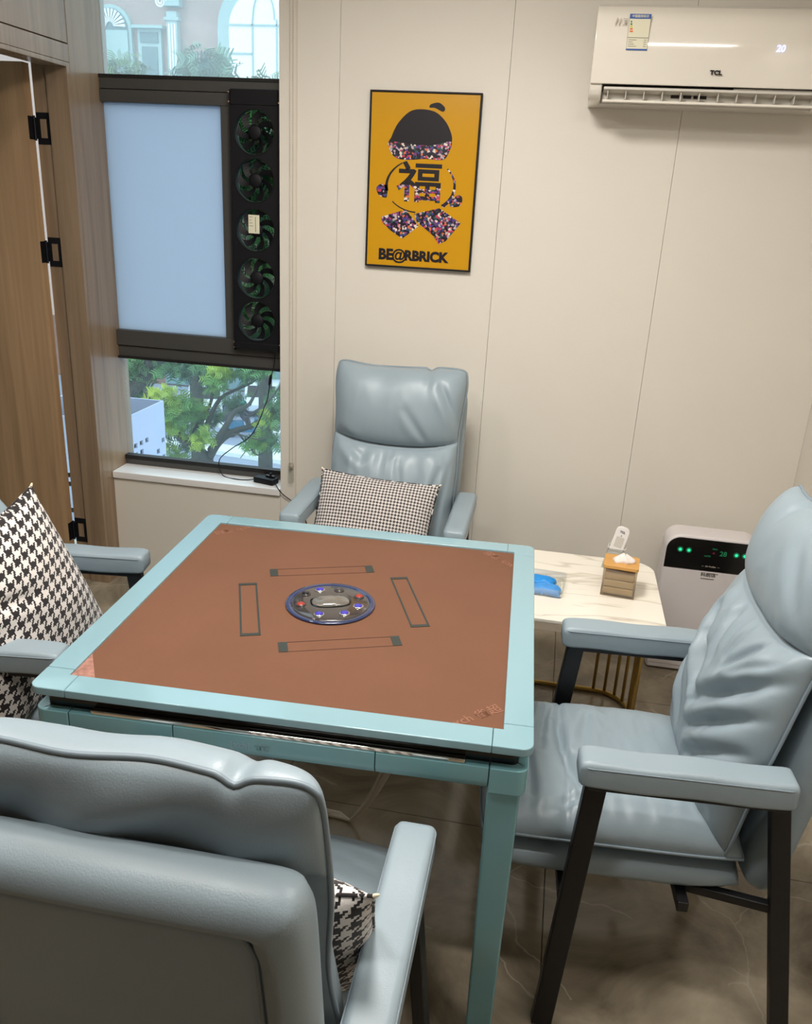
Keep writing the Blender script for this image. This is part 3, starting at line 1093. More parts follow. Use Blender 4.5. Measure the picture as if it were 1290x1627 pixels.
    ring.append(ring[0])
    MB().tube(ring, 0.0028, 6, caps=False).build('piping', M['leather_seam'], shl, smooth=True)
    # back cushion -------------------------------------------------
    SC_ = crease
    def warp(u, v):
        x = (u - 0.5) * 2
        return v + 0.05 * abs(x) ** 2.4 * (v / SC_ if v < SC_ else (1 - v) / (1 - SC_))
    def pl(u, s):
        x = (u - 0.5) * 2
        et = s ** 8
        zt = 0.415 + 0.655 * s + 0.004 * et * math.cos(2.2 * PI * (u + 0.13 * seed))
        zt += et * (0.012 * abs(x) ** 3 - 0.006 - 0.016 * abs(x) ** 12)
        zt -= et * 0.011 * math.exp(-((u - notch) / 0.028) ** 2)
        yy = 0.128 + 0.132 * s + 0.026 * s * s + 0.004 * et * math.sin(u * 17 + seed)
        xx = 0.250 * x * (1 - 0.035 * (x * (2 * s - 1)) ** 10) * (1 - 0.05 * (x * x) * (1 - (2 * s - 1) ** 2) ** 2) + 0.003 * math.sin(s * 14 + seed) * x
        return Vector((xx, yy, zt))
    def bf(u, v):
        x = (u - 0.5) * 2
        s = warp(u, v)
        eu = E(u, 4.2, .5)
        lower = v < SC_
        if lower:
            h = 0.092 * bulge * E(v / SC_ * 0.985, 2.6, .50) * eu
        else:
            h = 0.074 * puff * E((v - SC_) / (1 - SC_), 2.2, .46) * eu
        h += 0.024 * E(s, 6, .5) * eu
        ed = E(u, 4, .6) * E(s, 6, .6)
        rd = 1 - abs(fbm(u * 3.6 + seed * 3.1, s * 2.6 + 0.9 * x * x, seed))
        low = 1.0 if lower else 0.35
        cre = min(1.0, abs(v - SC_) / 0.05)
        h += wr * 0.011 * low * (rd - 0.75) * ed * cre
        if lower:
            gz = math.exp(-((SC_ - v) / 0.16) ** 2) * cre
            h += 0.005 * gz * math.sin(x * 16 + 2.0 * math.sin(x * 5 + seed)) * ed
            h -= 0.009 * math.exp(-(x / 0.035) ** 2) * gz * ed
        h += folds_h(x, 2 * s - 1, folds_back) * ed * cre
        return pl(u, s) + Vector((0, -1, 0.18)).normalized() * max(h, -0.01)
    def bb(u, v):
        s = warp(u, v)
        eu = E(u, 3.5, .5)
        e2 = max(0.0, (s - 0.78) / 0.22)
        h = 0.008 * E(s, 6, .5) * eu
        if e2 > 0:
            h += 0.030 * E(e2, 2.6, .6) * eu
            h += 0.007 * math.sin(u * 15 + 4 * e2 + seed) * E(e2, 2, .8) * eu
        h += 0.004 * fbm(u * 6, s * 6, seed + 3) * eu * E(s, 4, .6)
        return pl(u, s) + Vector((0, 1, -0.25)).normalized() * h
    mb, bd = sheet(nu, int(nu * 1.6), bf, bb, keep=SC_)
    bc = mb.build('back_cushion', lm, t, smooth=True)
    piping(bd, 0.0042, M['leather_seam'], bc)
    return t

BG_F = [((-0.85, 0.25), (-0.45, 0.02), 0.07, 0.016), ((0.15, 0.55), (0.55, 0.18), 0.06, 0.008), ((-0.55, -0.1), (-0.25, -0.75), 0.07, 0.008),
        ((0.1, 0.0), (0.3, -0.6), 0.07, 0.010), ((0.75, -0.05), (0.45, -0.85), 0.07, 0.014), ((0.9, 0.0), (0.72, -0.9), 0.06, 0.012), ((0.65, 0.8), (0.95, 0.45), 0.07, 0.016)]
make_chair('blue grey leather armchair at the far side of the table against the wall', (-0.553, 2.735, 0), math.radians(0.5), BG_F, [], 1.0, notch=0.72)
RG_F = [((1.0, 0.20), (0.05, -0.36), 0.075, 0.026), ((-0.60, 0.12), (0.0, -0.40), 0.07, 0.020), ((1.0, -0.05), (0.10, -0.56), 0.06, 0.018), ((1.0, -0.30), (0.15, -0.74), 0.06, 0.016),
        ((1.0, -0.55), (0.35, -0.90), 0.05, 0.014), ((-0.85, -0.15), (-0.30, -0.70), 0.07, 0.012), ((-0.25, 0.25), (-0.05, -0.10), 0.05, 0.010), ((-0.45, -0.05), (-0.15, -0.35), 0.045, 0.009),
        ((0.50, 0.25), (0.25, -0.05), 0.05, 0.011), ((0.85, 0.25), (0.45, 0.0), 0.05, 0.010), ((0.15, 0.27), (0.15, 0.0), 0.04, 0.008), ((0.2, 0.85), (0.7, 0.55), 0.10, 0.006)]
RG_S = [((-0.75, -0.45), (0.1, -0.55), 0.05, 0.012), ((0.1, -0.30), (0.75, -0.22), 0.05, 0.010), ((-0.2, -0.65), (0.7, -0.62), 0.05, 0.012), ((-0.4, -0.38), (0.3, -0.34), 0.045, 0.010), ((-0.6, -0.1), (0.0, -0.2), 0.06, 0.008), ((0.5, 0.1), (0.85, -0.5), 0.06, 0.008)]
make_chair('blue grey leather armchair with an empty seat on the right of the table', (0.3175, 1.729, 0), math.radians(-86.0), RG_F, RG_S, 2.0, notch=0.3, nu=100, wr=1.0, bulge=0.80, puff=0.72, crease=0.645)
make_chair('blue grey leather armchair by the wooden door, left of the table', (-1.290, 1.781, 0), math.radians(98.0), BG_F, [], 3.0, notch=0.4, nu=48, bulge=0.85, puff=0.8)
make_chair('blue grey leather armchair nearest, seen from behind', (-0.430, 0.959, 0), math.radians(180.5), [], [], 4.3, notch=0.20, nu=72, puff=0.9)

# ------------------------------------------------------------------ throw pillows
def make_pillow(label, w_, h_, t_, mt, center, ex, ey, seed, folds=(), sag=0.0):
    """ex, ey: world directions of the pillow's width and height"""
    ex = Vector(ex).normalized()
    ey = (Vector(ey) - ex * Vector(ey).dot(ex)).normalized()
    ez = ex.cross(ey)
    R = Matrix((ex, ey, ez)).transposed()
    def base(u, v):
        x = (u - 0.5) * 2
        y = (v - 0.5) * 2
        kx = 1 - 0.055 * (1 - y * y) * abs(x) ** 3
        ky = 1 - 0.055 * (1 - x * x) * abs(y) ** 3
        return x * kx * w_ / 2, y * ky * h_ / 2 - sag * (1 - x * x) * 0
    def f(sg):
        def g_(u, v):
            x, y = base(u, v)
            h = t_ / 2 * (E(u, 2.2, .62) * E(v, 2.2, .62)) ** 0.85
            ed = E(u, 3, .7) * E(v, 3, .7)
            h += 0.006 * fbm(u * 3 + seed, v * 3, seed + sg) * ed
            h += folds_h((u - .5) * 2, (v - .5) * 2, folds) * ed * (1 if sg > 0 else 0)
            p = R @ Vector((x, y, sg * h))
            return p
        return g_
    mb, bd = sheet(56, 56, f(1), f(-1), uvfn=lambda u, v, s: ((u - .5) * w_, (v - .5) * h_))
    o = mb.build('throw_pillow', mt, None, smooth=True, loc=center)
    tag(o, label, 'pillow', 'houndstooth throw pillows on the armchairs')
    piping(bd, 0.003, mt, o)
    for c in (0, 1):
        i = len(bd) // 4 * (2 + c)
        p = Vector(bd[i])
        d = p.normalized()
        MB().tube([p - d * 0.006, p + d * 0.002, p + d * 0.008 + Vector((0.002, 0, 0.001))], [0.002, 0.0035, 0.0015], 6).build('corner_tuft', M['cream'], o, smooth=True)
    return o
make_pillow('small check houndstooth pillow on the far chair by the wall', 0.43, 0.36, 0.13, M['hound_s'], (-0.585, 2.71, 0.590), (1, 0.02, -0.05), (0.05, 0.52, 0.80), 1.0)
make_pillow('big houndstooth pillow standing on end in the left chair by the door', 0.44, 0.45, 0.16, M['hound_b'], (-1.235, 1.650, 0.690), (0.06, 0.975, 0.21), (-0.30, -0.19, 0.93), 2.0,
            folds=[((-0.9, 0.5), (0.0, 0.15), 0.10, 0.012)])
make_pillow('houndstooth pillow in the nearest chair, partly hidden behind its backrest', 0.42, 0.42, 0.15, M['hound_b'], (-0.372, 0.935, 0.605), (1, 0.10, 0.05), (-0.05, -0.45, 0.85), 3.0)

# ------------------------------------------------------------------ air conditioner
ac = thing('air_conditioner', 'white wall-mounted air conditioner with open louvre on the upper right of the back wall', 'air conditioner', (0, WY, 0))
A0, A1 = 0.003, 0.745
def acprof(pts, x0, x1):
    b = MB()
    n = len(pts)
    b.add([(x0, y, z) for y, z in pts] + [(x1, y, z) for y, z in pts], [tuple(range(n - 1, -1, -1)), tuple(range(n, 2 * n))] + [(i, (i + 1) % n, n + (i + 1) % n, n + i) for i in range(n)])
    return b
# carcass with end cheeks
acprof([(-0.001, 2.285), (-0.165, 2.285), (-0.205, 2.20), (-0.205, 2.062), (-0.150, 2.060), (-0.085, 2.050), (-0.085, 2.012), (-0.001, 2.008)], A0 + 0.004, A1 - 0.004).build('casing', M['ac_in'], ac, bevel=0.004)
for x0, x1 in ((A0, A0 + 0.040), (A1 - 0.040, A1)):
    acprof([(-0.002, 2.284), (-0.160, 2.284), (-0.204, 2.21), (-0.204, 2.060), (-0.192, 2.030), (-0.165, 2.012), (-0.002, 2.008)], x0, x1).build('end_cap', M['ac'], ac, bevel=0.006, seg=3)
# glossy bowed front panel
fpn = MB()
vs, fs = [], []
NZ = 14
for j in range(NZ + 1):
    t = j / NZ
    z = 2.057 + 0.220 * t
    y = -0.212 - 0.010 * math.sin(PI * min(1, t * 1.1)) + (0.030 * max(0, (t - 0.8) / 0.2) ** 2)
    for x in (A0 + 0.001, A1 - 0.001):
        vs.append((x, y, z))
for j in range(NZ, -1, -1):
    t = j / NZ
    z = 2.057 + 0.220 * t
    y = -0.2055 + (0.035 * max(0, (t - 0.8) / 0.2) ** 2)
    for x in (A0 + 0.001, A1 - 0.001):
        vs.append((x, y, z))
nr = 2 * (NZ + 1)
for j in range(nr):
    a, b = 2 * j, 2 * ((j + 1) % nr)
    fs.append((a, a + 1, b + 1, b))
fs.append(tuple(2 * j for j in range(nr)))
fs.append(tuple(2 * j + 1 for j in range(nr - 1, -1, -1)))
fpn.add(vs, fs)
fpn.build('front_panel', M['ac'], ac, smooth=False, bevel=0.003, seg=2)
# outlet: narrow dark slot, two louvres, vanes
MB().box((A0 + 0.042, -0.190, 2.046), (A1 - 0.30, -0.10, 2.0555)).build('outlet', M['dark_gap'], ac)
MB().box((A1 - 0.30, -0.196, 2.046), (A1 - 0.042, -0.10, 2.0555)).build('outlet_lip', M['ac_in'], ac)
MB().box((A0 + 0.046, -0.206, 2.039), (A1 - 0.046, -0.160, 2.0475), Matrix.Rotation(math.radians(-8), 3, 'X')).build('upper_louvre', M['ac_in'], ac, bevel=0.002)
MB().box((A0 + 0.046, -0.204, 2.009), (A1 - 0.046, -0.120, 2.0165), Matrix.Rotation(math.radians(4), 3, 'X')).build('lower_louvre', M['ac'], ac, bevel=0.002)
for k in range(12):
    x = A0 + 0.060 + k * 0.0565
    MB().box((x - 0.0012, -0.198, 2.016), (x + 0.0012, -0.150, 2.042)).build('vane', M['ac_in'], ac)
MB().box((A0 + 0.045, -0.160, 2.012), (A1 - 0.045, -0.152, 2.042)).build('inner_vent', M['ac_in'], ac)
for x0, x1 in ((0.262, 0.290), (0.300, 0.325), (0.332, 0.372)):
    MB().box((x0, -0.1625, 2.027), (x1, -0.1605, 2.039)).build('inner_hole', M['dark_gap'], ac)
# lettering
FYp = -0.2235
text_part('brand_lettering', 'TCL', 0.017, M['ink'], ac, (0.381, FYp + 0.0005, 2.094), (PI / 2, 0, 0), 0.0009, sx=1.15)
text_part('display_digits', '20', 0.026, M['ac_led'], ac, (0.557, FYp - 0.0003, 2.163), (PI / 2, 0, 0), 0.0008, shear=0.1)
# energy label
el = MB().box((0.1015, FYp - 0.0006, 2.150), (0.1655, FYp + 0.0016, 2.249)).build('energy_label', M['paper'], ac)
yy = FYp - 0.0007
MB().box((0.1015, yy - 0.0004, 2.236), (0.1655, yy, 2.249)).build('label_header', M['blue_ink'], el)
MB().box((0.1015, yy - 0.0004, 2.150), (0.1655, yy, 2.1545)).build('label_footer', M['blue_ink'], el)
b = MB()
for x in (0.1015, 0.1649):
    b.box((x, yy - 0.0003, 2.1545), (x + 0.0006, yy, 2.236))
b.box((0.1021, yy - 0.0003, 2.184), (0.1649, yy, 2.1855))
b.build('label_rule', M['grey_print'], el)
text_part('label_title', '中国能效标识', 0.0085, M['paper'], el, (0.1335, yy - 0.0005, 2.2425), (PI / 2, 0, 0), 0.0001)
b = MB()
for k, (wd, mm) in enumerate(((0.004, 'green_ink'), (0.0055, 'green_ink'), (0.007, 'yellow_ink'), (0.0085, 'orange_ink'), (0.010, 'orange_ink'))):
    MB().box((0.106, yy - 0.0004, 2.2255 - k * 0.0065), (0.106 + wd, yy, 2.2300 - k * 0.0065)).build('grade_bar', M[mm], el)
b = MB()
for k, (x0, x1) in enumerate(((0.106, 0.130), (0.106, 0.120), (0.106, 0.124), (0.106, 0.132))):
    z = 2.178 - k * 0.0058
    b.box((x0, yy - 0.0003, z), (x1, yy, z + 0.0012))
    b.box((0.152, yy - 0.0003, z), (0.160, yy, z + 0.0012))
b.build('label_rows', M['grey_print'], el)
b = MB()
b.box((0.062, FYp - 0.0003, 2.218), (0.065, FYp + 0.001, 2.238), Matrix.Rotation(0.25, 3, 'Y'))
b.box((0.073, FYp - 0.0003, 2.218), (0.0755, FYp + 0.001, 2.238), Matrix.Rotation(0.25, 3, 'Y'))
for z0, z1 in ((2.219, 2.2205), (2.2355, 2.237)):
    b.box((0.083, FYp - 0.0003, z0), (0.096, FYp + 0.001, z1))
b.box((0.087, FYp - 0.0003, 2.223), (0.094, FYp + 0.001, 2.233))
b.build('faint_mark', M['faint_print'], ac)

# ------------------------------------------------------------------ poster
po = thing('framed_poster', 'mustard yellow framed poster with dark shapes and a big character, hung on the back wall', 'poster', (-0.556, WY - 0.0005, 1.741), 0)
po.rotation_euler = (0, math.radians(0.0), 0)
W2, H2 = 0.2, 0.30
fr = MB()
for (a, b) in (((-W2, -0.020, -H2), (-W2 + 0.0065, 0, H2)), ((W2 - 0.0065, -0.020, -H2), (W2, 0, H2)), ((-W2 + 0.0065, -0.020, H2 - 0.0065), (W2 - 0.0065, 0, H2)), ((-W2 + 0.0065, -0.020, -H2), (W2 - 0.0065, 0, -H2 + 0.0065))):
    fr.box(a, b)
fr.build('frame', M['black'], po, bevel=0.001, seg=1)
MB().box((-W2 + 0.006, -0.016, -H2 + 0.006), (W2 - 0.006, -0.002, H2 - 0.006)).build('print', M['poster'], po)
PF = -0.0162
def pa(x, y):
    t = (y - 122) / (1465 - 122)
    xl = 137 + (107 - 137) * t
    xr = 988 + (903 - 988) * t
    return (-0.2 + 0.4 * (x - xl) / (xr - xl), 0.3 - 0.6 * t + 0.018 * ((x - xl) / (xr - xl)) )
def shape(name, pts, mm, dz=0.0):
    q = [pa(*p) for p in pts]
    return MB().prism(q, PF - dz, PF - 0.0006 - dz, lambda a, b, d: (a, d, b)).build(name, M[mm], po)
def smooth_pts(pts, n=8):
    out = []
    N_ = len(pts)
    for i in range(N_):
        p0, p1, p2, p3 = [Vector(pts[(i + k - 1) % N_]) for k in range(4)]
        for k in range(n):
            t = k / n
            out.append(tuple(0.5 * ((2 * p1) + (-p0 + p2) * t + (2 * p0 - 5 * p1 + 4 * p2 - p3) * t * t + (-p0 + 3 * p1 - 3 * p2 + p3) * t ** 3)))
    return out
# plain rounded dark dome with a confetti band below, a broken ring and two slanted tiles
shape('printed_shape', smooth_pts([(300, 470), (350, 370), (440, 285), (540, 270), (650, 300), (735, 400), (752, 520), (600, 545), (420, 530), (290, 510)]), 'ink')
shape('printed_shape', smooth_pts([(286, 500), (420, 518), (600, 533), (752, 508), (735, 590), (690, 640), (560, 632), (450, 638), (350, 628), (295, 575)]), 'speckle', 0.0004)
shape('printed_shape', smooth_pts([(600, 235), (660, 225), (705, 262), (690, 290), (630, 262), (590, 258)]), 'ink')
def ring(cx, cy, rx, ry, a0, a1, w0, w1, mm):
    n = 26
    outer, inner = [], []
    for i in range(n + 1):
        a = math.radians(a0 + (a1 - a0) * i / n)
        ww = w0 + (w1 - w0) * i / n
        outer.append((cx + (rx + ww) * math.cos(a), cy - (ry + ww) * math.sin(a)))
        inner.append((cx + (rx - ww) * math.cos(a), cy - (ry - ww) * math.sin(a)))
    shape('printed_ring', outer + inner[::-1], mm)
ring(525, 835, 258, 205, 122, 190, 4, 12, 'ink')
ring(525, 835, 258, 205, 215, 262, 4, 5, 'ink')
ring(525, 835, 258, 205, -50, 38, 14, 5, 'speckle')
shape('printed_shape', smooth_pts([(190, 850), (225, 820), (270, 830), (275, 890), (262, 925), (210, 905)], 6), 'speckle')
shape('printed_shape', smooth_pts([(770, 930), (815, 905), (842, 930), (825, 985), (765, 995), (740, 970)], 6), 'speckle')
shape('printed_tile', [(225, 1075), (370, 1030), (420, 1020), (515, 1145), (390, 1245), (300, 1180), (240, 1120)], 'speckle')
shape('printed_tile', [(480, 1050), (670, 1005), (830, 1120), (720, 1260), (665, 1285), (620, 1215), (500, 1110)], 'speckle')
c0 = pa(520, 835)
fu = text_part('printed_character', '福', 0.168, M['ink'], po, (c0[0], PF - 0.0006, c0[1] + 0.002), (PI / 2, 0, 0), 0.0026)
fu.scale = (1.02, 0.86, 1)
bmf = bmesh.new()
bmf.from_mesh(fu.data)
bmesh.ops.bisect_plane(bmf, geom=bmf.verts[:] + bmf.edges[:] + bmf.faces[:], plane_co=(0, -0.004, 0), plane_no=(0.06, 1, 0))
for f_ in bmf.faces:
    if f_.calc_center_median().y < -0.004 - 0.06 * f_.calc_center_median().x:
        f_.material_index = 1
bmf.to_mesh(fu.data)
bmf.free()
fu.data.materials.append(M['speckle'])
c1 = pa(480, 1385)
for body_, dx_, th_, sz_ in (('BE', -0.108, 0.0026, 0.052), ('@', -0.058, 0.0012, 0.052), ('RBRICK', 0.045, 0.0026, 0.048)):
    text_part('printed_lettering', body_, sz_, M['ink'], po, (c1[0] + dx_, PF - 0.0006, c1[1]), (PI / 2, 0, 0), th_)

# ------------------------------------------------------------------ roller blind chain at the window edge
ch = MB()
pz = [(-1.047, WY - 0.012, 2.60 - 0.01 * i) for i in range(0, 207)]
for dx in (-0.006, 0.006):
    ch.tube([(-1.050 + dx, WY - 0.010, 2.62), (-1.050 + dx, WY - 0.010, 0.60)], 0.0008, 5)
    for i in range(0, 250):
        z = 2.62 - 0.0081 * i
        if z < 0.60:
            break
        r = 0.0022
        ch.add([(-1.050 + dx + r, WY - 0.010, z), (-1.050 + dx, WY - 0.010 + r, z), (-1.050 + dx - r, WY - 0.010, z), (-1.050 + dx, WY - 0.010 - r, z), (-1.050 + dx, WY - 0.010, z + r), (-1.050 + dx, WY - 0.010, z - r)],
               [(0, 1, 4), (1, 2, 4), (2, 3, 4), (3, 0, 4), (1, 0, 5), (2, 1, 5), (3, 2, 5), (0, 3, 5)])
ct = thing('blind_chain', 'beaded roller blind chain hanging on the beige wall beside the window', 'blind chain', (0, 0, 0))
ch.build('bead_chain', M['bead'], ct)
MB().prism(rrect(-1.061, 0.535, -1.039, 0.625, 0.006), 0, 0.014, XZ(WY - 0.018)).build('tensioner', M['clear'], ct)
MB().tube([(-1.050, WY - 0.018, 0.607), (-1.050, WY - 0.0005, 0.607)], 0.006, 12).build('tensioner_pin', M['bead'], ct)

# ------------------------------------------------------------------ window fan bank
FX0, FX1, FZ0, FZ1 = -1.324, -1.118, 1.058, 2.040
FYa, FYb = 3.300, 3.326
fb = thing('window_fan_bank', 'tall black bank of five fans fixed over the right side of the window', 'fan', (0, 0, 0))
fcx = -1.224
zc = [1.893, 1.722, 1.540, 1.357, 1.187]
rf = 0.079
hb = MB()
bounds = [FZ1 - 0.055, (zc[0] + zc[1]) / 2, (zc[1] + zc[2]) / 2, (zc[2] + zc[3]) / 2, (zc[3] + zc[4]) / 2, FZ0 + 0.040]
hx0, hx1 = FX0 + 0.006, FX1 - 0.012
for k, z in enumerate(zc):
    zt, zb = bounds[k], bounds[k + 1]
    n = 40
    circ, sq = [], []
    for i in range(n):
        a = 2 * PI * i / n + PI / 4
        c_, s_ = math.cos(a), math.sin(a)
        circ.append((fcx + rf * c_, z + rf * s_))
        # square border point in that direction
        q = i / n * 4
        e, fr_ = int(q), q - int(q)
        cor = [(hx1, zt), (hx0, zt), (hx0, zb), (hx1, zb)]
        p, r_ = cor[e], cor[(e + 1) % 4]
        sq.append((p[0] + (r_[0] - p[0]) * fr_, p[1] + (r_[1] - p[1]) * fr_))
    vs = [(x, FYa, zz) for x, zz in circ] + [(x, FYa, zz) for x, zz in sq] + [(x, FYb, zz) for x, zz in circ] + [(x, FYb, zz) for x, zz in sq]
    fs = []
    for i in range(n):
        j = (i + 1) % n
        fs += [(i, j, n + j, n + i), (2 * n + i, 3 * n + i, 3 * n + j, 2 * n + j), (i, 2 * n + i, 2 * n + j, j)]
    hb.add(vs, fs)
hb.build('housing', M['black'], fb)
b = MB()
b.box((FX0, FYa - 0.003, FZ0 + 0.004), (hx0, FYb + 0.004, FZ1 - 0.004))
b.box((hx1, FYa - 0.003, FZ0 + 0.004), (FX1, FYb + 0.004, FZ1 - 0.004))
b.box((hx0, FYa - 0.001, FZ1 - 0.055), (hx1, FYb, FZ1))
b.box((hx0, FYa - 0.001, FZ0 + 0.012), (hx1, FYb, FZ0 + 0.040))
b.build('mounting_frame', M['black'], fb, bevel=0.003)
for (sx_, sz_) in ((FX0 + 0.003, FZ1 - 0.012), (FX0 + 0.003, FZ1 - 0.045), (FX0 + 0.003, FZ0 + 0.018), (FX0 + 0.003, FZ0 + 0.040), (FX1 - 0.006, FZ0 + 0.040), (FX1 - 0.006, FZ1 - 0.045)):
    MB().tube([(sx_, FYa - 0.0031, sz_), (sx_, FYa - 0.0055, sz_)], 0.0028, 8).build('screw', M['chrome'], fb)
for k, z in enumerate(zc):
    ph = k * 0.9
    fan = MB().lathe([(0.027, 0.000), (0.027, 0.012), (0.022, 0.015), (0.001, 0.016)], 24, fn=lambda x, y, h: (fcx + x, 3.322 - h, z + y)).build('fan', M['black'], fb, smooth=True)
    bl = MB()
    for j in range(7):
        a0 = ph + 2 * PI * j / 7
        vs = []
        nr_ = 7
        for face in (0, 1):
            for i in range(nr_ + 1):
                t = i / nr_
                r = 0.024 + (0.076 - 0.024) * t
                ac_ = a0 - 0.62 * t ** 1.4
                half = (0.23 + 0.03 * t)
                for e in (-1, 1):
                    a = ac_ + e * half
                    y = 3.317 - e * 0.005 + face * 0.0012
                    vs.append((fcx + r * math.cos(a), y, z + r * math.sin(a)))
        m_ = 2 * (nr_ + 1)
        fs = []
        for i in range(nr_):
            fs.append((2 * i, 2 * i + 1, 2 * i + 3, 2 * i + 2))
            fs.append((m_ + 2 * i, m_ + 2 * i + 2, m_ + 2 * i + 3, m_ + 2 * i + 1))
            fs.append((2 * i, 2 * i + 2, m_ + 2 * i + 2, m_ + 2 * i))
            fs.append((2 * i + 1, m_ + 2 * i + 1, m_ + 2 * i + 3, 2 * i + 3))
        fs.append((2 * nr_, 2 * nr_ + 1, m_ + 2 * nr_ + 1, m_ + 2 * nr_))
        bl.add(vs, fs)
    bl.build('fan_blades', M['black'], fan)
    rg = [(fcx + (rf + 0.001) * math.cos(2 * PI * i / 40), FYa - 0.001, z + (rf + 0.001) * math.sin(2 * PI * i / 40)) for i in range(41)]
    MB().tube(rg, 0.0016, 6, caps=False).build('fan_ring', M['blackmetal'], fan)
MB().box((-1.250, FYa - 0.0045, 1.528), (-1.205, FYa - 0.0035, 1.597)).build('rating_label', M['paper'], fb, label='white rating sticker')
MB().box((-1.231, FYa - 0.0035, 1.534), (-1.224, FYa + 0.022, 1.59)).build('label_bracket', M['black'], fb)
rb = MB()
for i, (x0, x1) in enumerate(((-1.246, -1.232), (-1.246, -1.236), (-1.246, -1.234), (-1.246, -1.230))):
    rb.box((x0, FYa - 0.0049, 1.588 - i * 0.011), (x1, FYa - 0.0045, 1.5895 - i * 0.011))
rb.box((-1.2215, FYa - 0.0049, 1.533), (-1.2195, FYa - 0.0045, 1.590))
rb.build('label_print', M['grey_print'], fb)

# ------------------------------------------------------------------ fan power adapter and cables
ad = thing('power_adapter', 'black power adapter lying on the right end of the white window sill', 'power adapter', (0, 0, 0.5))
Ra = Matrix.Rotation(math.radians(-14), 3, 'Z')
MB().box((-1.235, 3.262, 0.0), (-1.135, 3.312, 0.026), Ra).build('adapter_body', M['black'], ad, bevel=0.005, seg=3)
MB().box((-1.188, 3.285, 0.0262), (-1.145, 3.300, 0.034), Ra).build('adapter_socket', M['blackmetal'], ad, bevel=0.002)
MB().tube([(-1.165, 3.29, 0.034), (-1.165, 3.29, 0.045)], 0.005, 10).build('adapter_button', M['black'], ad)
def cable(label, pts, r, name='cable'):
    q = []
    P = [Vector(p) for p in pts]
    for i in range(len(P) - 1):
        p0, p1, p2, p3 = P[max(i - 1, 0)], P[i], P[i + 1], P[min(i + 2, len(P) - 1)]
        for k in range(8):
            t = k / 8
            q.append(0.5 * ((2 * p1) + (-p0 + p2) * t + (2 * p0 - 5 * p1 + 4 * p2 - p3) * t * t + (-p0 + 3 * p1 - 3 * p2 + p3) * t ** 3))
    q.append(P[-1])
    o_ = MB().tube(q, r, 8).build(name, M['black'], None, smooth=True)
    return tag(o_, label, 'cable')
c1_ = cable('thin black cable looping down from the window fans to the adapter', [(-1.146, 3.300, 1.075), (-1.150, 3.305, 1.02), (-1.168, 3.31, 0.955), (-1.180, 3.32, 0.90), (-1.198, 3.33, 0.84), (-1.262, 3.332, 0.70), (-1.350, 3.32, 0.63), (-1.405, 3.318, 0.58), (-1.410, 3.315, 0.535), (-1.385, 3.305, 0.503), (-1.32, 3.285, 0.5025), (-1.27, 3.290, 0.503), (-1.232, 3.292, 0.512)], 0.0021)
MB().tube([(-1.164, 3.309, 0.972), (-1.168, 3.310, 0.962), (-1.174, 3.314, 0.935), (-1.178, 3.317, 0.922)], [0.003, 0.0065, 0.0065, 0.003], 10).build('inline_switch', M['black'], c1_, smooth=True)
cable('thin black mains lead from the sill adapter down the wall behind the far chair', [(-1.138, 3.270, 0.512), (-1.110, 3.222, 0.506), (-1.085, 3.219, 0.48), (-1.030, 3.219, 0.44), (-0.98, 3.219, 0.36), (-0.96, 3.219, 0.20), (-0.955, 3.215, 0.03)], 0.0021)

# ------------------------------------------------------------------ side table
st = thing('side_table', 'white marble side table with a gold wire base between the table and the right chair', 'side table', (0, 0, 0))
top = [(-0.30, 2.335), (0.385, 2.335)]
top = rrect(-0.17, 2.335, 0.418, 2.885, (0.085, 0.03, 0.03, 0.035), 7)
MB().prism(top, 0.488, 0.50, XYf).build('table_top', M['marble'], st, bevel=0.002)
MB().prism(rrect(-0.13, 2.375, 0.380, 2.845, 0.03), 0.468, 0.4878, XYf).build('top_frame', M['gold'], st, bevel=0.002)
bs = rrect(-0.135, 2.44, 0.385, 2.78, 0.12, 8)
loop = [(x, y, 0.010) for x, y in bs] + [(bs[0][0], bs[0][1], 0.010)]
MB().tube(loop, 0.009, 8, caps=False).build('base_ring', M['gold'], st, smooth=True)
for x, y in ((0.265, 2.78), (0.305, 2.775), (0.340, 2.755), (0.366, 2.72), (0.383, 2.66), (0.385, 2.62), (0.385, 2.56), (0.372, 2.50),
             (-0.015, 2.78), (-0.055, 2.775), (-0.09, 2.755), (-0.116, 2.72), (-0.133, 2.66), (-0.135, 2.56), (-0.122, 2.50), (-0.015, 2.44)):
    MB().tube([(x, y, 0.468), (x, y, 0.010)], 0.0058, 8).build('wire_leg', M['gold'], st, smooth=True)

# tissue box
tx = thing('tissue_box', 'smoky clear tissue box with a bamboo lid on the marble side table', 'tissue box', (0.280, 2.605, 0.5), math.radians(-6))
hw, hd, hh = 0.054, 0.050, 0.098
b = MB()
t_ = 0.003
b.box((-hw, -hd, 0.0005), (hw, hd, t_))
b.box((-hw, -hd, t_), (hw, -hd + t_, hh))
b.box((-hw, hd - t_, t_), (hw, hd, hh))
b.box((-hw, -hd + t_, t_), (-hw + t_, hd - t_, hh))
b.box((hw - t_, -hd + t_, t_), (hw, hd - t_, hh))
b.build('box_body', M['smoke'], tx)
for k in range(3):
    MB().box((-hw + 0.006, -hd + 0.006, 0.006 + k * 0.026), (hw - 0.006, hd - 0.006, 0.030 + k * 0.026)).build('tissue_stack', M['tissue_in'], tx, bevel=0.004)
lid = MB()
n = 36
outer = rrect(-hw - 0.002, -hd - 0.002, hw + 0.002, hd + 0.002, 0.010, 8)
m_ = len(outer)
inner = []
for x, y in outer:
    a = math.atan2(y, x)
    inner.append((0.032 * math.cos(a), 0.020 * math.sin(a)))
vs = [(x, y, hh + 0.001) for x, y in outer] + [(x, y, hh + 0.001) for x, y in inner] + [(x, y, hh + 0.011) for x, y in outer] + [(x, y, hh + 0.011) for x, y in inner]
fs = []
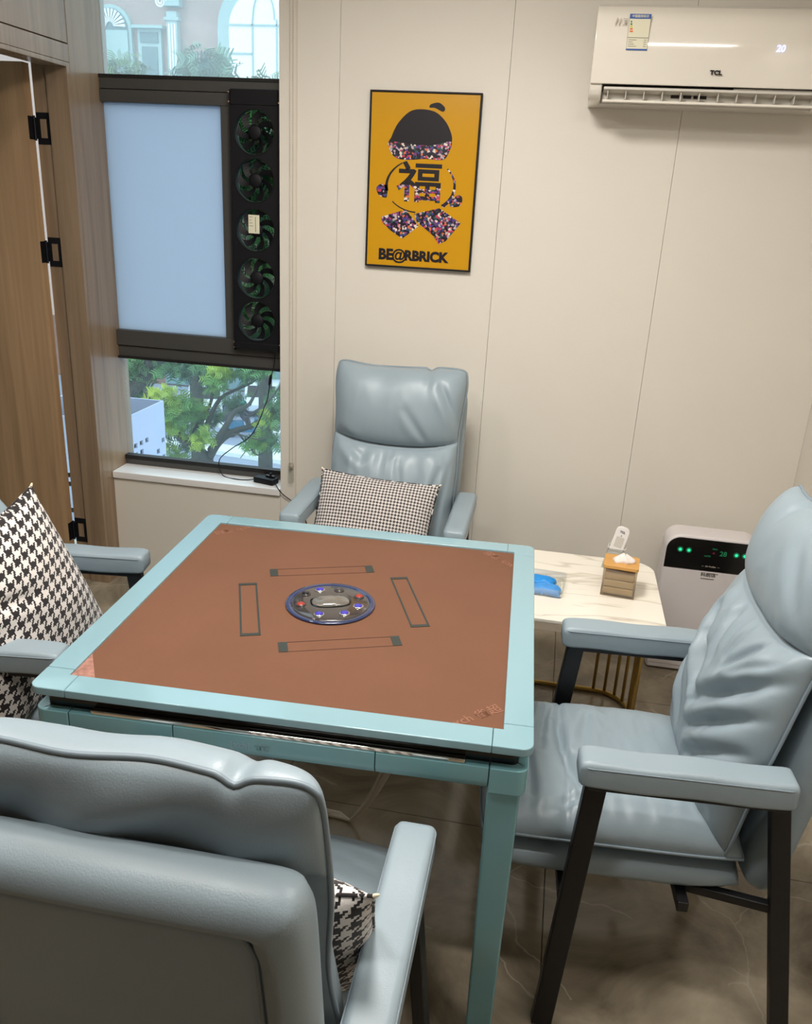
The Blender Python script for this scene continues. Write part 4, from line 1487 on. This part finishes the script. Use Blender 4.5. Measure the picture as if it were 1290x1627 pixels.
for i in range(m_):
    j = (i + 1) % m_
    fs += [(i, m_ + i, m_ + j, j), (2 * m_ + i, 2 * m_ + j, 3 * m_ + j, 3 * m_ + i), (i, j, 2 * m_ + j, 2 * m_ + i), (m_ + i, 3 * m_ + i, 3 * m_ + j, m_ + j)]
lid.add(vs, fs).build('lid', M['bamboo'], tx, bevel=0.001)
tis = MB()
vs, fs = [], []
NU, NV = 22, 10
for j in range(NV + 1):
    t = j / NV
    for i in range(NU):
        a = 2 * PI * i / NU
        w1 = (0.028 + 0.013 * t + 0.007 * math.sin(3 * a + 2 * t)) * (1 - 0.85 * max(0, t - 0.6) / 0.4)
        w2 = (0.014 + 0.014 * t + 0.006 * math.sin(5 * a)) * (1 - 0.85 * max(0, t - 0.6) / 0.4)
        vs.append((w1 * math.cos(a) + 0.004 * t, w2 * math.sin(a) - 0.004 * t, hh - 0.012 + 0.048 * t + 0.006 * math.sin(4 * a) * t))
for j in range(NV):
    for i in range(NU):
        i2 = (i + 1) % NU
        fs.append((j * NU + i, j * NU + i2, (j + 1) * NU + i2, (j + 1) * NU + i))
fs.append(tuple(NV * NU + i for i in range(NU)))
tis.add(vs, fs).build('tissue', M['tissue'], tx, smooth=True)

# remote control standing in a clear holder
rm = thing('remote_control', 'white air conditioner remote standing tilted behind the tissue box', 'remote control', (0.262, 2.800, 0.509), math.radians(-8))
tl = Matrix.Rotation(math.radians(12), 3, 'Y') @ Matrix.Rotation(math.radians(-12), 3, 'X')
def rmx(a, b, d):
    return tl @ Vector((a, d, b))
MB().prism(rrect(-0.024, 0.004, 0.024, 0.145, (0.018, 0.018, 0.01, 0.01), 8), -0.009, 0.009, rmx).build('remote_body', M['white'], rm, bevel=0.003, seg=3)
MB().prism(rrect(-0.014, 0.070, 0.014, 0.108, 0.003), -0.0098, -0.0092, rmx).build('remote_screen', M['ac_in'], rm)
o = text_part('remote_lettering', 'TCL', 0.010, M['ink'], rm, rmx(0, 0.126, -0.0095), (0, 0, 0), 0.0003)
o.rotation_euler = (tl @ Matrix.Rotation(PI / 2, 3, 'X')).to_euler()
MB().tube([rmx(0, 0.113, -0.0092), rmx(0, 0.113, -0.0105)], 0.002, 10).build('remote_button', M['grey_print'], rm)
hd_ = thing('remote_holder', 'clear plastic cup holder around the white remote on the side table', 'holder', (0.262, 2.800, 0.5), math.radians(-8))
b = MB()
outline = rrect(-0.030, -0.016, 0.030, 0.030, 0.006, 5)
inl = rrect(-0.028, -0.014, 0.028, 0.028, 0.005, 5)
m_ = len(outline)
def hz(t, x, y):
    p = Vector((x + 0.20 * t * 0.075, y + 0.15 * t * 0.075, 0.001 + t * 0.075))
    return p
vs = [hz(0, *p) for p in outline] + [hz(1, *p) for p in outline] + [hz(0.04, *p) for p in inl] + [hz(1, *p) for p in inl]
fs = []
for i in range(m_):
    j = (i + 1) % m_
    fs += [(i, j, m_ + j, m_ + i), (2 * m_ + i, 3 * m_ + i, 3 * m_ + j, 2 * m_ + j), (m_ + i, m_ + j, 3 * m_ + j, 3 * m_ + i)]
fs += [tuple(range(m_)), tuple(2 * m_ + i for i in range(m_))]
b.add(vs, fs).build('holder_cup', M['clear'], hd_, smooth=False)
MB().tube([hz(1, *p) for p in outline] + [hz(1, *outline[0])], 0.0013, 5, caps=False).build('holder_lip', M['white'], hd_, smooth=True)

# clear tray with bright blue cloths
ty = thing('clear_tray', 'clear plastic tray on the marble side table', 'tray', (0.035, 2.555, 0.5), math.radians(-4))
b = MB()
b.prism(rrect(-0.062, -0.060, 0.068, 0.085, 0.012), 0.0005, 0.002, XYf)
b.build('tray_base', M['clear'], ty)
lp = rrect(-0.066, -0.064, 0.072, 0.089, 0.014)
lo_ = rrect(-0.062, -0.060, 0.068, 0.085, 0.012)
b = MB()
m_ = len(lp)
vs = [(x, y, 0.002) for x, y in lo_] + [(x, y, 0.030) for x, y in lp] + [(x * 0.975, y * 0.975, 0.030) for x, y in lp] + [(x * 0.97, y * 0.97, 0.0025) for x, y in lo_]
fs = []
for i in range(m_):
    j = (i + 1) % m_
    fs += [(i, j, m_ + j, m_ + i), (m_ + i, m_ + j, 2 * m_ + j, 2 * m_ + i), (2 * m_ + i, 2 * m_ + j, 3 * m_ + j, 3 * m_ + i)]
b.add(vs, fs).build('tray_wall', M['clear'], ty)
def cloth(label, cx, cy, cz, wx, wy, h, mm, seed, rz):
    def f(u, v):
        x = (u - .5) * wx
        y = (v - .5) * wy
        return (x * (1 + 0.06 * math.sin(v * 9 + seed)), y * (1 + 0.08 * math.sin(u * 7 + seed)), h * (E(u, 3, .5) * E(v, 3, .5)) + 0.005 * fbm(u * 4 + seed, v * 4, 1) * E(u) * E(v))
    def g_(u, v):
        x = (u - .5) * wx
        y = (v - .5) * wy
        return (x, y, 0.0)
    mb, bd = sheet(22, 18, f, g_)
    o_ = mb.build('folded_cloth', M[mm], None, smooth=True, loc=(cx, cy, cz), rot=(0, 0, rz))
    tag(o_, label, 'cloth')
cloth('bright blue folded cloth at the back of the clear tray', 0.030, 2.598, 0.503, 0.090, 0.060, 0.020, 'blue_gel', 1.0, -0.15)
cloth('paler blue folded cloth at the front of the clear tray', 0.045, 2.528, 0.503, 0.098, 0.062, 0.024, 'blue_pale', 2.0, -0.05)

# ------------------------------------------------------------------ air purifier
ap = thing('air_purifier', 'white floor-standing air purifier with a black display, against the back wall', 'air purifier', (0.644, 3.02, 0))
PW = 0.171
MB().prism(rrect(-PW, 0.006, PW, 0.572, (0.055, 0.055, 0.012, 0.012), 10), 0.0, 0.115, lambda a, b, d: (a, d, b)).build('housing', M['pure'], ap, bevel=0.010, seg=4)
pts = rrect(-PW + 0.004, 0.440, PW - 0.002, 0.562, (0.050, 0.050, 0.001, 0.001), 10)
pts = [p for p in pts]
MB().prism(pts, -0.004, 0.004, lambda a, b, d: (a, d, b)).build('display_panel', M['gloss_black'], ap, bevel=0.0012)
MB().prism(rrect(-PW + 0.004, 0.03, PW - 0.004, 0.437, 0.004), -0.003, 0.004, lambda a, b, d: (a, d, b)).build('front_cover', M['pure'], ap, bevel=0.0015)
for k, x in enumerate((-0.118, -0.087, 0.082, 0.112)):
    ring_ = MB().lathe([(0.0105, 0.0), (0.0105, 0.0012), (0.009, 0.0015)], 20, fn=lambda X, Y, h: (x + X, -0.0042 - h, 0.516 + Y)).build('touch_button', M['green_dim'], ap)
    MB().lathe([(0.0055, 0.0), (0.0055, 0.0012), (0.003, 0.0018)], 16, fn=lambda X, Y, h: (x + X, -0.0057 - h, 0.516 + Y)).build('button_glow', M['green_led'], ring_)
text_part('display_digits', '28', 0.026, M['green_dim'], ap, (0.036, -0.0043, 0.514), (PI / 2, 0, 0), 0.0004)
text_part('display_text', 'AUTO', 0.008, M['green_dim'], ap, (-0.018, -0.0043, 0.500), (PI / 2, 0, 0), 0.0002)
text_part('display_text', 'PM2.5', 0.007, M['green_dim'], ap, (0.004, -0.0043, 0.530), (PI / 2, 0, 0), 0.0002)
MB().lathe([(0.004, 0), (0.004, 0.0006)], 14, fn=lambda X, Y, h: (0.002 + X, -0.0042 - h, 0.514 + Y)).build('indicator', M['red_led'], ap)
text_part('panel_lettering', '—  Air Purifier  —', 0.0085, M['faint_print'], ap, (0.0, -0.0043, 0.459), (PI / 2, 0, 0), 0.0001)
text_part('maker_lettering', '科朗琪', 0.018, M['grey_print'], ap, (-0.003, -0.0034, 0.424), (PI / 2, 0, 0), 0.0004)
text_part('maker_lettering', '®', 0.007, M['grey_print'], ap, (0.028, -0.0034, 0.430), (PI / 2, 0, 0), 0.0002)
MB().box((-0.028, -0.0038, 0.407), (0.020, -0.003, 0.410)).build('underline', M['grey_print'], ap)
for x in (-0.12, 0.12):
    MB().box((x - 0.02, 0.02, 0), (x + 0.02, 0.10, 0.006)).build('foot', M['grey_print'], ap)

# ------------------------------------------------------------------ outside
GZ = -9.0
o = MB().box((-90, 4.2, GZ - 0.2), (40, 140, GZ)).build('ground', M['asphalt'])
struct(o)
Rk_ = Matrix.Rotation(math.radians(-8), 3, 'Z')
for (lab, y0, y1, z1) in (('pale kerb strip along the near side of the street', 32.6, 33.6, GZ + 0.18), ('pale kerb strip farther across the street', 36.5, 36.9, GZ + 0.15)):
    o = MB().box((-40, y0, GZ), (-2, y1, z1), Rk_, (-14, 33, GZ)).build('kerb', M['kerb'])
    tag(o, lab, 'kerb')
# stone facade
bd_ = thing('building', 'pale pink stone building with arched windows across the street', 'building', (0, 45, 0))
def F(px, py):
    return (-24.8 + (px - 165) * 0.03406, 7.62 + (100 - py) * 0.0284)
def fprism(name, pts, mm, d0, d1, parent=bd_):
    return MB().prism(pts, d0, d1, lambda a, b, d: (a, d, b)).build(name, M[mm], parent)
MB().box((-46, 0.0, GZ), (-9, 12, 17)).build('wall', M['facade'], bd_)
def arch_pts(cx, z0, zs, r, n=20):
    return [(cx - r, z0)] + [(cx - r * math.cos(PI * i / n), zs + r * math.sin(PI * i / n)) for i in range(n + 1)] + [(cx + r, z0)]
# shell-headed doorway
c = F(183, 49)
fprism('arch_surround', arch_pts(c[0], 4.0, c[1], 1.12), 'facade_trim', -0.25, 0.0)
sh = fprism('arch_panel', arch_pts(c[0], 4.0, c[1], 0.95), 'facade_dark', -0.30, -0.2501)
for i in range(13):
    a = PI * (i + 0.5) / 13
    p0 = Vector((c[0] + 0.20 * math.cos(a), -0.34, c[1] + 0.12 + 0.20 * math.sin(a)))
    p1 = Vector((c[0] + 0.86 * math.cos(a), -0.38, c[1] + 0.05 + 0.86 * math.sin(a)))
    MB().tube([p0, (p0 + p1) / 2, p1], [0.02, 0.045, 0.075], 6).build('shell_rib', M['facade_glass'], sh)
MB().box((c[0] - 0.95, -0.36, c[1] - 1.4), (c[0] + 0.95, -0.301, c[1] - 0.05)).build('arch_band', M['facade_trim'], sh)
for x in (-0.3, 0.3):
    MB().box((c[0] + x - 0.05, -0.33, 4.0), (c[0] + x + 0.05, -0.301, c[1] - 1.4)).build('arch_mullion', M['facade_trim'], sh)
# square window with cornice
x0, z1 = F(219, 47)
x1, z0 = F(268, 130)
wdw = fprism('window_surround', [(x0 + 0.2, z0), (x1 - 0.2, z0), (x1 - 0.2, z1), (x0 + 0.2, z1)], 'facade_trim', -0.2, 0.0)
MB().box((x0, -0.45, z1), (x1, 0, z1 + 0.14)).build('cornice', M['facade_trim'], wdw)
MB().box((x0 + 0.35, -0.26, z1 - 0.62), (x1 - 0.35, -0.201, z1 - 0.15)).build('frieze_panel', M['facade_dark'], wdw)
MB().box((x0 + 0.42, -0.26, z0), (x1 - 0.42, -0.201, z1 - 0.80)).build('window_glass', M['facade_dark'], wdw)
# pilaster with scroll capital
x0, z1 = F(274, 34)
x1, z0 = F(290, 150)
pil = MB().box((x0, -0.35, 2.0), (x1, 0, z1 + 0.4)).build('pilaster', M['facade_trim'], bd_)
for k in range(3):
    xx = x0 + 0.10 + k * 0.15
    MB().box((xx, -0.39, 2.0), (xx + 0.07, -0.351, z1 - 0.15)).build('flute', M['facade_glass'], pil)
MB().box((x0 - 0.12, -0.42, z1), (x1 + 0.12, -0.02, z1 + 0.14)).build('capital_ring', M['facade_trim'], pil)
cz = F(270, 6)
sp_ = []
for i in range(60):
    a = i / 59 * 4.2 * PI
    r = 0.30 * (1 - i / 59 * 0.85)
    sp_.append((cz[0] - 0.1 + r * math.cos(a), -0.42, cz[1] + r * math.sin(a)))
MB().tube(sp_, 0.045, 6).build('scroll', M['facade_glass'], pil, smooth=True)
MB().box((x0 - 0.1, -0.45, z1 + 0.62), (x1 + 0.2, 0, z1 + 1.6)).build('capital_block', M['facade_trim'], pil)
# large arched window with pale interior
cx = F(420, 39)[0]
big = fprism('big_arch_surround', arch_pts(cx, 2.0, F(0, 45)[1], 2.30, 28), 'facade_trim', -0.30, 0.0)
fprism('big_arch_glass', arch_pts(cx, 2.0, F(0, 45)[1], 1.68, 28), 'facade_glass', -0.36, -0.3001, big)
for xx in (F(407, 0)[0], F(432, 0)[0] + 0.4):
    MB().box((xx - 0.04, -0.42, 2.0), (xx + 0.04, -0.361, F(0, 30)[1])).build('glazing_bar', M['facade_trim'], big)
for py in (39, 83):
    MB().box((cx - 1.68, -0.42, F(0, py)[1] - 0.04), (cx + 1.68 if py == 39 else F(407, 0)[0], -0.361, F(0, py)[1] + 0.04)).build('glazing_bar', M['facade_trim'], big)
for sgn in (-1, 1):
    q = []
    for i in range(16):
        a = PI / 2 * i / 15
        q.append((F(424, 0)[0] + sgn * (0.65 * math.cos(a) - 0.1 - 0.0), -0.40, F(0, 30)[1] + 1.3 * math.sin(a)))
    MB().tube(q, 0.04, 6).build('glazing_tracery', M['facade_trim'], big)
# ground floor: brown plinth with bays
MB().box((-46, -0.5, GZ), (-9, -0.001, GZ + 3.4)).build('plinth', M['brick'], bd_)
for k in range(9):
    x = -38 + k * 3.2
    MB().box((x, -0.6, GZ + 0.1), (x + 1.9, -0.501, GZ + 2.7)).build('shop_window', M['facade_dark'], bd_)

# parked white cars in the street
def car(label, x, y, rz, blue=False):
    t = thing('car', label, 'car', (x, y, GZ), rz, 'white cars parked in the street outside')
    prof = [(-2.0, 0.35), (-2.05, 0.75), (-1.15, 0.92), (-0.55, 1.42), (0.75, 1.45), (1.55, 1.0), (2.0, 0.9), (2.05, 0.4)]
    MB().prism(prof, -0.85, 0.85, lambda a, b, d: (d, a, b)).build('body', M['carpaint'], t, bevel=0.08, seg=3)
    MB().prism([(-1.10, 0.93), (-0.60, 1.36), (-0.62, 1.30), (-1.20, 0.90)], -0.70, 0.70, lambda a, b, d: (d, a - 0.03, b + 0.02)).build('windscreen', M['frame_dark'], t)
    for sx in (-1, 1):
        MB().prism([(-0.95, 0.98), (-0.5, 1.34), (0.7, 1.36), (1.3, 1.02)], 0.851, 0.858, lambda a, b, d: (sx * d, a, b)).build('side_window', M['frame_dark'], t)
        for yy in (-1.3, 1.25):
            MB().tube([(sx * 0.66, yy, 0.32), (sx * 0.87, yy, 0.32)], 0.32, 20).build('wheel', M['black'], t, smooth=False)
        MB().box((sx * 0.72 - 0.14, -2.09, 0.62), (sx * 0.72 + 0.14, -2.03, 0.74)).build('headlight', M['facade_glass'], t)
car('white car in the street, seen left of the rider through the branches', -17.4, 39.6, 0.35)
car('white car in the street behind the rider', -14.9, 41.0, 0.25)

# rider on a scooter
rd = thing('scooter', 'blue delivery scooter in the street below the window', 'scooter', (-13.85, 35.6, GZ), math.radians(-70))
b = MB()
for yy in (-0.62, 0.62):
    MB().tube([(-0.05, yy, 0.26), (0.05, yy, 0.26)], 0.26, 20).build('wheel', M['black'], rd)
MB().prism([(-0.75, 0.45), (-0.70, 0.78), (-0.05, 0.80), (0.02, 0.42), (0.35, 0.38), (0.48, 0.95), (0.56, 0.98), (0.62, 0.40), (0.40, 0.26), (-0.3, 0.26)], -0.14, 0.14, lambda a, b, d: (d, a, b)).build('body', M['scooter_blue'], rd, bevel=0.03)
MB().box((-0.24, -0.98, 0.80), (0.24, -0.52, 1.22)).build('delivery_box', M['rider_dark'], rd, bevel=0.03)
MB().tube([(-0.30, 0.42, 1.06), (0.30, 0.42, 1.06)], 0.02, 8).build('handlebar', M['black'], rd)
pr_ = thing('person', 'person in a dark jacket and turquoise helmet riding the blue scooter', 'person', (-13.85, 35.6, GZ), math.radians(-70))
def skin_body(name, joints, edges_, mm, parent, sub=2):
    me = bpy.data.meshes.new(name)
    me.from_pydata([j[0] for j in joints], edges_, [])
    o_ = bpy.data.objects.new(name, me)
    COL.objects.link(o_)
    o_.parent = parent
    sk = o_.modifiers.new('skin', 'SKIN')
    for i, j in enumerate(joints):
        me.skin_vertices[0].data[i].radius = (j[1], j[1])
    me.skin_vertices[0].data[0].use_root = True
    s = o_.modifiers.new('sub', 'SUBSURF')
    s.levels = sub
    s.render_levels = sub
    bpy.context.view_layer.update()
    dg = bpy.context.evaluated_depsgraph_get()
    me2 = bpy.data.meshes.new_from_object(o_.evaluated_get(dg))
    o_.modifiers.clear()
    o_.data = me2
    me2.materials.clear()
    me2.materials.append(M[mm])
    for p in me2.polygons:
        p.use_smooth = True
    return o_
J = [((0, -0.22, 0.86), 0.15), ((0, -0.20, 1.08), 0.15), ((0, -0.12, 1.32), 0.16), ((0, -0.08, 1.44), 0.07),
     ((0.19, -0.10, 1.36), 0.07), ((0.26, 0.12, 1.16), 0.05), ((0.25, 0.38, 1.09), 0.035),
     ((-0.19, -0.10, 1.36), 0.07), ((-0.26, 0.12, 1.16), 0.05), ((-0.25, 0.38, 1.09), 0.035),
     ((0.12, 0.20, 0.84), 0.085), ((0.12, 0.24, 0.44), 0.05), ((0.12, 0.36, 0.40), 0.04),
     ((-0.12, 0.20, 0.84), 0.085), ((-0.12, 0.24, 0.44), 0.05), ((-0.12, 0.36, 0.40), 0.04), ((0, -0.05, 1.56), 0.095)]
skin_body('body', J, [(0, 1), (1, 2), (2, 3), (3, 16), (2, 4), (4, 5), (5, 6), (2, 7), (7, 8), (8, 9), (0, 10), (10, 11), (11, 12), (0, 13), (13, 14), (14, 15)], 'rider_dark', pr_)
MB().lathe([(0.001, 0.17), (0.06, 0.165), (0.11, 0.12), (0.138, 0.05), (0.14, -0.02), (0.12, -0.05)], 20, (0, -0.05, 1.57)).build('helmet', M['helmet'], pr_, smooth=True)

# white perforated cover outside, lower left
bx = thing('perforated_cover', 'white perforated metal air conditioner cover outside the lower left of the window', 'metal cover', (0, 0, 0))
def pcover():
    x0, x1, y0, y1, z0, z1 = -3.25, -2.575, 4.55, 5.15, -0.55, 0.335
    t = 0.012
    b = MB()
    b.box((x0, y1 - t, z0), (x1 - t, y1, z1))
    b.box((x0, y0, z0), (x0 + t, y1 - t, z1))
    b.build('side_panel', M['boxwhite'], bx)
    rr = random.Random(11)
    def sheet_with_slots(a0_, a1_, n, fn):
        b = MB()
        cols = [a0_ + (a1_ - a0_) * i / n for i in range(n + 1)]
        rows = [z0 + (z1 - z0) * j / 15 for j in range(16)]
        for i in range(n):
            for j in range(15):
                a0, a1, c0_, c1_ = cols[i], cols[i + 1], rows[j], rows[j + 1]
                if 1 <= j <= 11 and rr.random() < 0.45:
                    mx_, mz_ = (a1 - a0) * 0.22, (c1_ - c0_) * 0.22
                    cells = ((a0, a0 + mx_, c0_, c1_), (a1 - mx_, a1, c0_, c1_), (a0 + mx_, a1 - mx_, c0_, c0_ + mz_), (a0 + mx_, a1 - mx_, c1_ - mz_, c1_))
                else:
                    cells = ((a0, a1, c0_, c1_),)
                for p in cells:
                    b.box(*fn(*p))
        b.build('perforated_sheet', M['boxwhite'], bx)
    sheet_with_slots(x0 + t, x1 - t, 10, lambda a, c, e, f: ((a, y0, e), (c, y0 + t, f)))
    sheet_with_slots(y0, y1, 8, lambda a, c, e, f: ((x1 - t, a, e), (x1, c, f)))
    MB().box((x0 + 0.05, y0 + 0.10, z0 + 0.02), (x1 - 0.12, y1 - 0.06, z1 - 0.16)).build('condenser', M['frame_dark'], bx, bevel=0.01)
    MB().box((x0, 3.6, z0 - 0.05), (x1, y1, z0)).build('bracket_shelf', M['kerb'], bx)
pcover()

# ------------------------------------------------------------------ trees
def branch(mb, pts, r0, r1):
    q = []
    P = [Vector(p) for p in pts]
    for i in range(len(P) - 1):
        p0, p1, p2, p3 = P[max(i - 1, 0)], P[i], P[i + 1], P[min(i + 2, len(P) - 1)]
        for k in range(6):
            t = k / 6
            q.append(0.5 * ((2 * p1) + (-p0 + p2) * t + (2 * p0 - 5 * p1 + 4 * p2 - p3) * t * t + (-p0 + 3 * p1 - 3 * p2 + p3) * t ** 3))
    q.append(P[-1])
    n = len(q)
    mb.tube(q, [r0 + (r1 - r0) * i / (n - 1) for i in range(n)], 8)
    return q

def leaves(mb, centers, count, size, rnd, droop=0.3):
    """feathery sprays: a thin rachis direction with paired leaflets"""
    for _ in range(count):
        c, r = centers[rnd.randrange(len(centers))]
        d = Vector((rnd.gauss(0, 1), rnd.gauss(0, 1), rnd.gauss(0, 1))).normalized() * (rnd.random() ** 0.4)
        p = Vector(c) + Vector((d.x * r[0], d.y * r[1], d.z * r[2]))
        ax = Vector((rnd.gauss(0, 1), rnd.gauss(0, 1), rnd.gauss(-droop, 0.6))).normalized()
        sd = ax.cross(Vector((rnd.gauss(0, 1), rnd.gauss(0, 1), rnd.gauss(0, 1)))).normalized()
        L = size * rnd.uniform(0.7, 1.3)
        nl = 4
        for k in range(nl):
            q = p + ax * (L * k / nl)
            for s in (-1, 1):
                tip = q + sd * s * L * 0.42 + ax * L * 0.22
                wv = ax * L * 0.075
                mb.add([q - wv, q + wv, tip + wv * 0.6, tip - wv * 0.6], [(0, 1, 2, 3)])

def tree(label, name, trunks, sprays, mm, seed, count, size, group='trees outside the window'):
    t = thing(name, label, 'tree', (0, 0, 0), 0, group)
    mb = MB()
    for pts, r0, r1 in trunks:
        branch(mb, pts, r0, r1)
    mb.build('trunk', M['bark'], t, smooth=True)
    rnd = random.Random(seed)
    for i, (cs, m2, cnt) in enumerate(sprays):
        lb = MB()
        leaves(lb, cs, cnt, size, rnd)
        lb.build('foliage', M[m2], t)
    return t
Y = 9.0
def w9(L, y=9.0, dy=0.0):
    k = y / 9.0
    return [(x * k, y + dy * i, 1.68 + (z - 1.68) * k) for i, (x, z) in enumerate(L)]
T1 = [([(-3.9, 9.1, GZ), (-3.95, 9.0, -5), (-3.98, 9, -2.2), (-3.98, 9, -1.30)], 0.16, 0.075),
      (w9([(-3.98, -1.38), (-4.02, -1.24), (-4.19, -1.13), (-4.37, -0.95), (-4.49, -0.81), (-4.6, -0.5)], 9, -0.05), 0.06, 0.02),
      (w9([(-3.95, -1.30), (-3.85, -1.13), (-3.69, -1.0), (-3.43, -0.89), (-3.1, -0.63), (-2.8, -0.4)], 9, 0.05), 0.055, 0.018),
      (w9([(-3.93, -1.22), (-3.72, -0.92), (-3.55, -0.68), (-3.35, -0.56), (-3.2, -0.3)], 9, -0.08), 0.045, 0.012),
      (w9([(-3.98, -0.95), (-3.94, -0.78), (-3.86, -0.62), (-3.71, -0.53), (-3.49, -0.4), (-3.3, -0.1)], 9, 0.1), 0.03, 0.01),
      (w9([(-4.19, -1.13), (-4.1, -0.9), (-4.0, -0.7), (-3.98, -0.4), (-3.9, 0.0)], 9, 0.1), 0.03, 0.01),
      (w9([(-3.43, -0.89), (-3.43, -0.76), (-3.13, -0.51), (-2.9, -0.2)], 9, -0.1), 0.02, 0.008),
      (w9([(-3.6, -0.96), (-3.45, -1.12), (-3.35, -1.22), (-3.22, -1.15), (-3.1, -1.0)], 9, 0), 0.014, 0.006),
      (w9([(-3.5, -1.0), (-3.48, -1.15), (-3.56, -1.28)], 9, 0), 0.010, 0.004),
      (w9([(-4.37, -0.95), (-4.5, -1.02), (-4.7, -1.0)], 9, 0), 0.016, 0.006),
      (w9([(-3.69, -1.0), (-3.55, -0.98), (-3.3, -1.0), (-3.12, -0.92)], 9, -0.05), 0.014, 0.005)]
def cl(L, r, y=9.0):
    return [((x * y / 9, y + dy, 1.68 + (z - 1.68) * y / 9), r) for x, z, dy in L]
big_ = (0.15, 0.18, 0.16)
sm_ = (0.12, 0.2, 0.11)
S1 = [(cl([(-4.42, -0.60, -0.2), (-4.30, -0.58, -0.2), (-4.52, -0.64, -0.2), (-4.36, -0.78, -0.2), (-4.20, -0.72, -0.2), (-4.24, -0.88, -0.2)], big_), 'leaf_y', 380),
      (cl([(-3.79, -0.28, 0), (-3.70, -0.24, 0), (-3.85, -0.40, 0), (-3.94, -0.98, -0.2), (-3.98, -1.05, -0.1), (-4.47, -1.23, -0.2), (-4.40, -1.33, 0), (-4.1, -0.73, 0), (-3.28, -0.81, 0.1), (-3.4, -1.08, 0)], sm_), 'leaf_y', 420),
      (cl([(-4.62, -0.81, 0.2), (-4.34, -0.34, 0.3), (-4.12, -0.30, 0.3), (-4.0, -0.5, 0.4), (-4.08, -0.88, 0.3), (-4.5, -1.05, 0.2), (-3.55, -0.27, 0.2), (-3.22, -1.02, 0.2), (-3.16, -0.58, 0.2), (-3.18, -0.80, 0.2), (-3.42, -1.15, 0.3), (-4.3, -1.2, 0.3), (-3.40, -0.22, 0.3), (-3.7, -0.7, 0.3)], (0.15, 0.3, 0.13)), 'leaf_g', 950)]
tree('feathery yellow-green tree whose forked trunk fills the lower window', 'street_tree', T1, S1, 'leaf_y', 5, 1, 0.10)
# darker tree, left, trunk crossing the lower window's top left corner
T2 = [([(-6.6, 10.6, GZ), (-6.3, 10.6, -4), (-6.05, 10.5, -1.6), (-5.83, 10.5, -1.05), (-5.60, 10.5, -0.85 + 0.0), (-5.45, 10.5, -0.62), (-5.2, 10.4, 0.0), (-5.1, 10.3, 1.4)], 0.17, 0.05),
      ([(-5.45, 10.5, -0.62), (-4.8, 10.3, -0.2), (-4.2, 10.2, 0.6), (-4.0, 10.1, 1.6)], 0.06, 0.02)]
k2 = 10.6 / 9
S2 = [(cl([(-4.9, -0.28, 0), (-4.77, -0.35, 0), (-4.7, -0.2, 0), (-4.5, -0.25, 0), (-4.95, -0.55, 0.1), (-4.3, -0.22, 0.1), (-4.9, -0.7, 0.3)], (0.2, 0.3, 0.16), 10.6), 'leaf_g', 700),
      (cl([(-4.4, 0.4, 0), (-4.0, 0.7, 0), (-3.6, 0.5, 0), (-3.9, 1.1, 0), (-3.5, 1.2, 0.1), (-4.5, 1.2, 0.2), (-3.3, 0.2, 0.1), (-3.3, 0.9, 0.1), (-4.8, 0.8, 0.2)], (0.5, 0.5, 0.45), 10.6), 'leaf_g', 1500)]
tree('darker green tree behind, its slanting trunk at the upper left of the lower window', 'street_tree', T2, S2, 'leaf_g', 7, 1, 0.13)
# trees whose crowns show in the upper window
def crown_tree(label, x, y, zt, rx, mm, seed, cnt):
    rnd = random.Random(seed)
    cs = []
    for i in range(22):
        a = rnd.uniform(0, 2 * PI)
        r = rnd.random() ** 0.5
        cs.append(((x + rx * r * math.cos(a), y + rx * 0.7 * r * math.sin(a), zt - 0.42 - 0.9 * r * r - rnd.random() * 1.6), (0.55, 0.55, 0.42)))
    tree(label, 'street_tree', [([(x, y, GZ), (x + 0.1, y, zt - 5), (x, y, zt - 1.2)], 0.2, 0.06), ([(x + 0.1, y, zt - 5), (x + 0.8, y, zt - 2.2), (x + 1.0, y, zt - 1.2)], 0.1, 0.04)], [(cs, mm, cnt)], mm, seed, 1, 0.26)
crown_tree('hazy pale green treetop at the left of the upper window pane', -9.3, 17, 4.45, 1.35, 'leaf_g', 21, 2600)
crown_tree('hazy blue-green treetop in the middle of the upper window pane', -7.35, 16, 4.25, 1.3, 'leaf_b', 22, 2800)
crown_tree('hazy treetop with yellowish tips at the right of the upper window pane', -5.5, 15, 3.75, 1.1, 'leaf_g', 23, 2200)
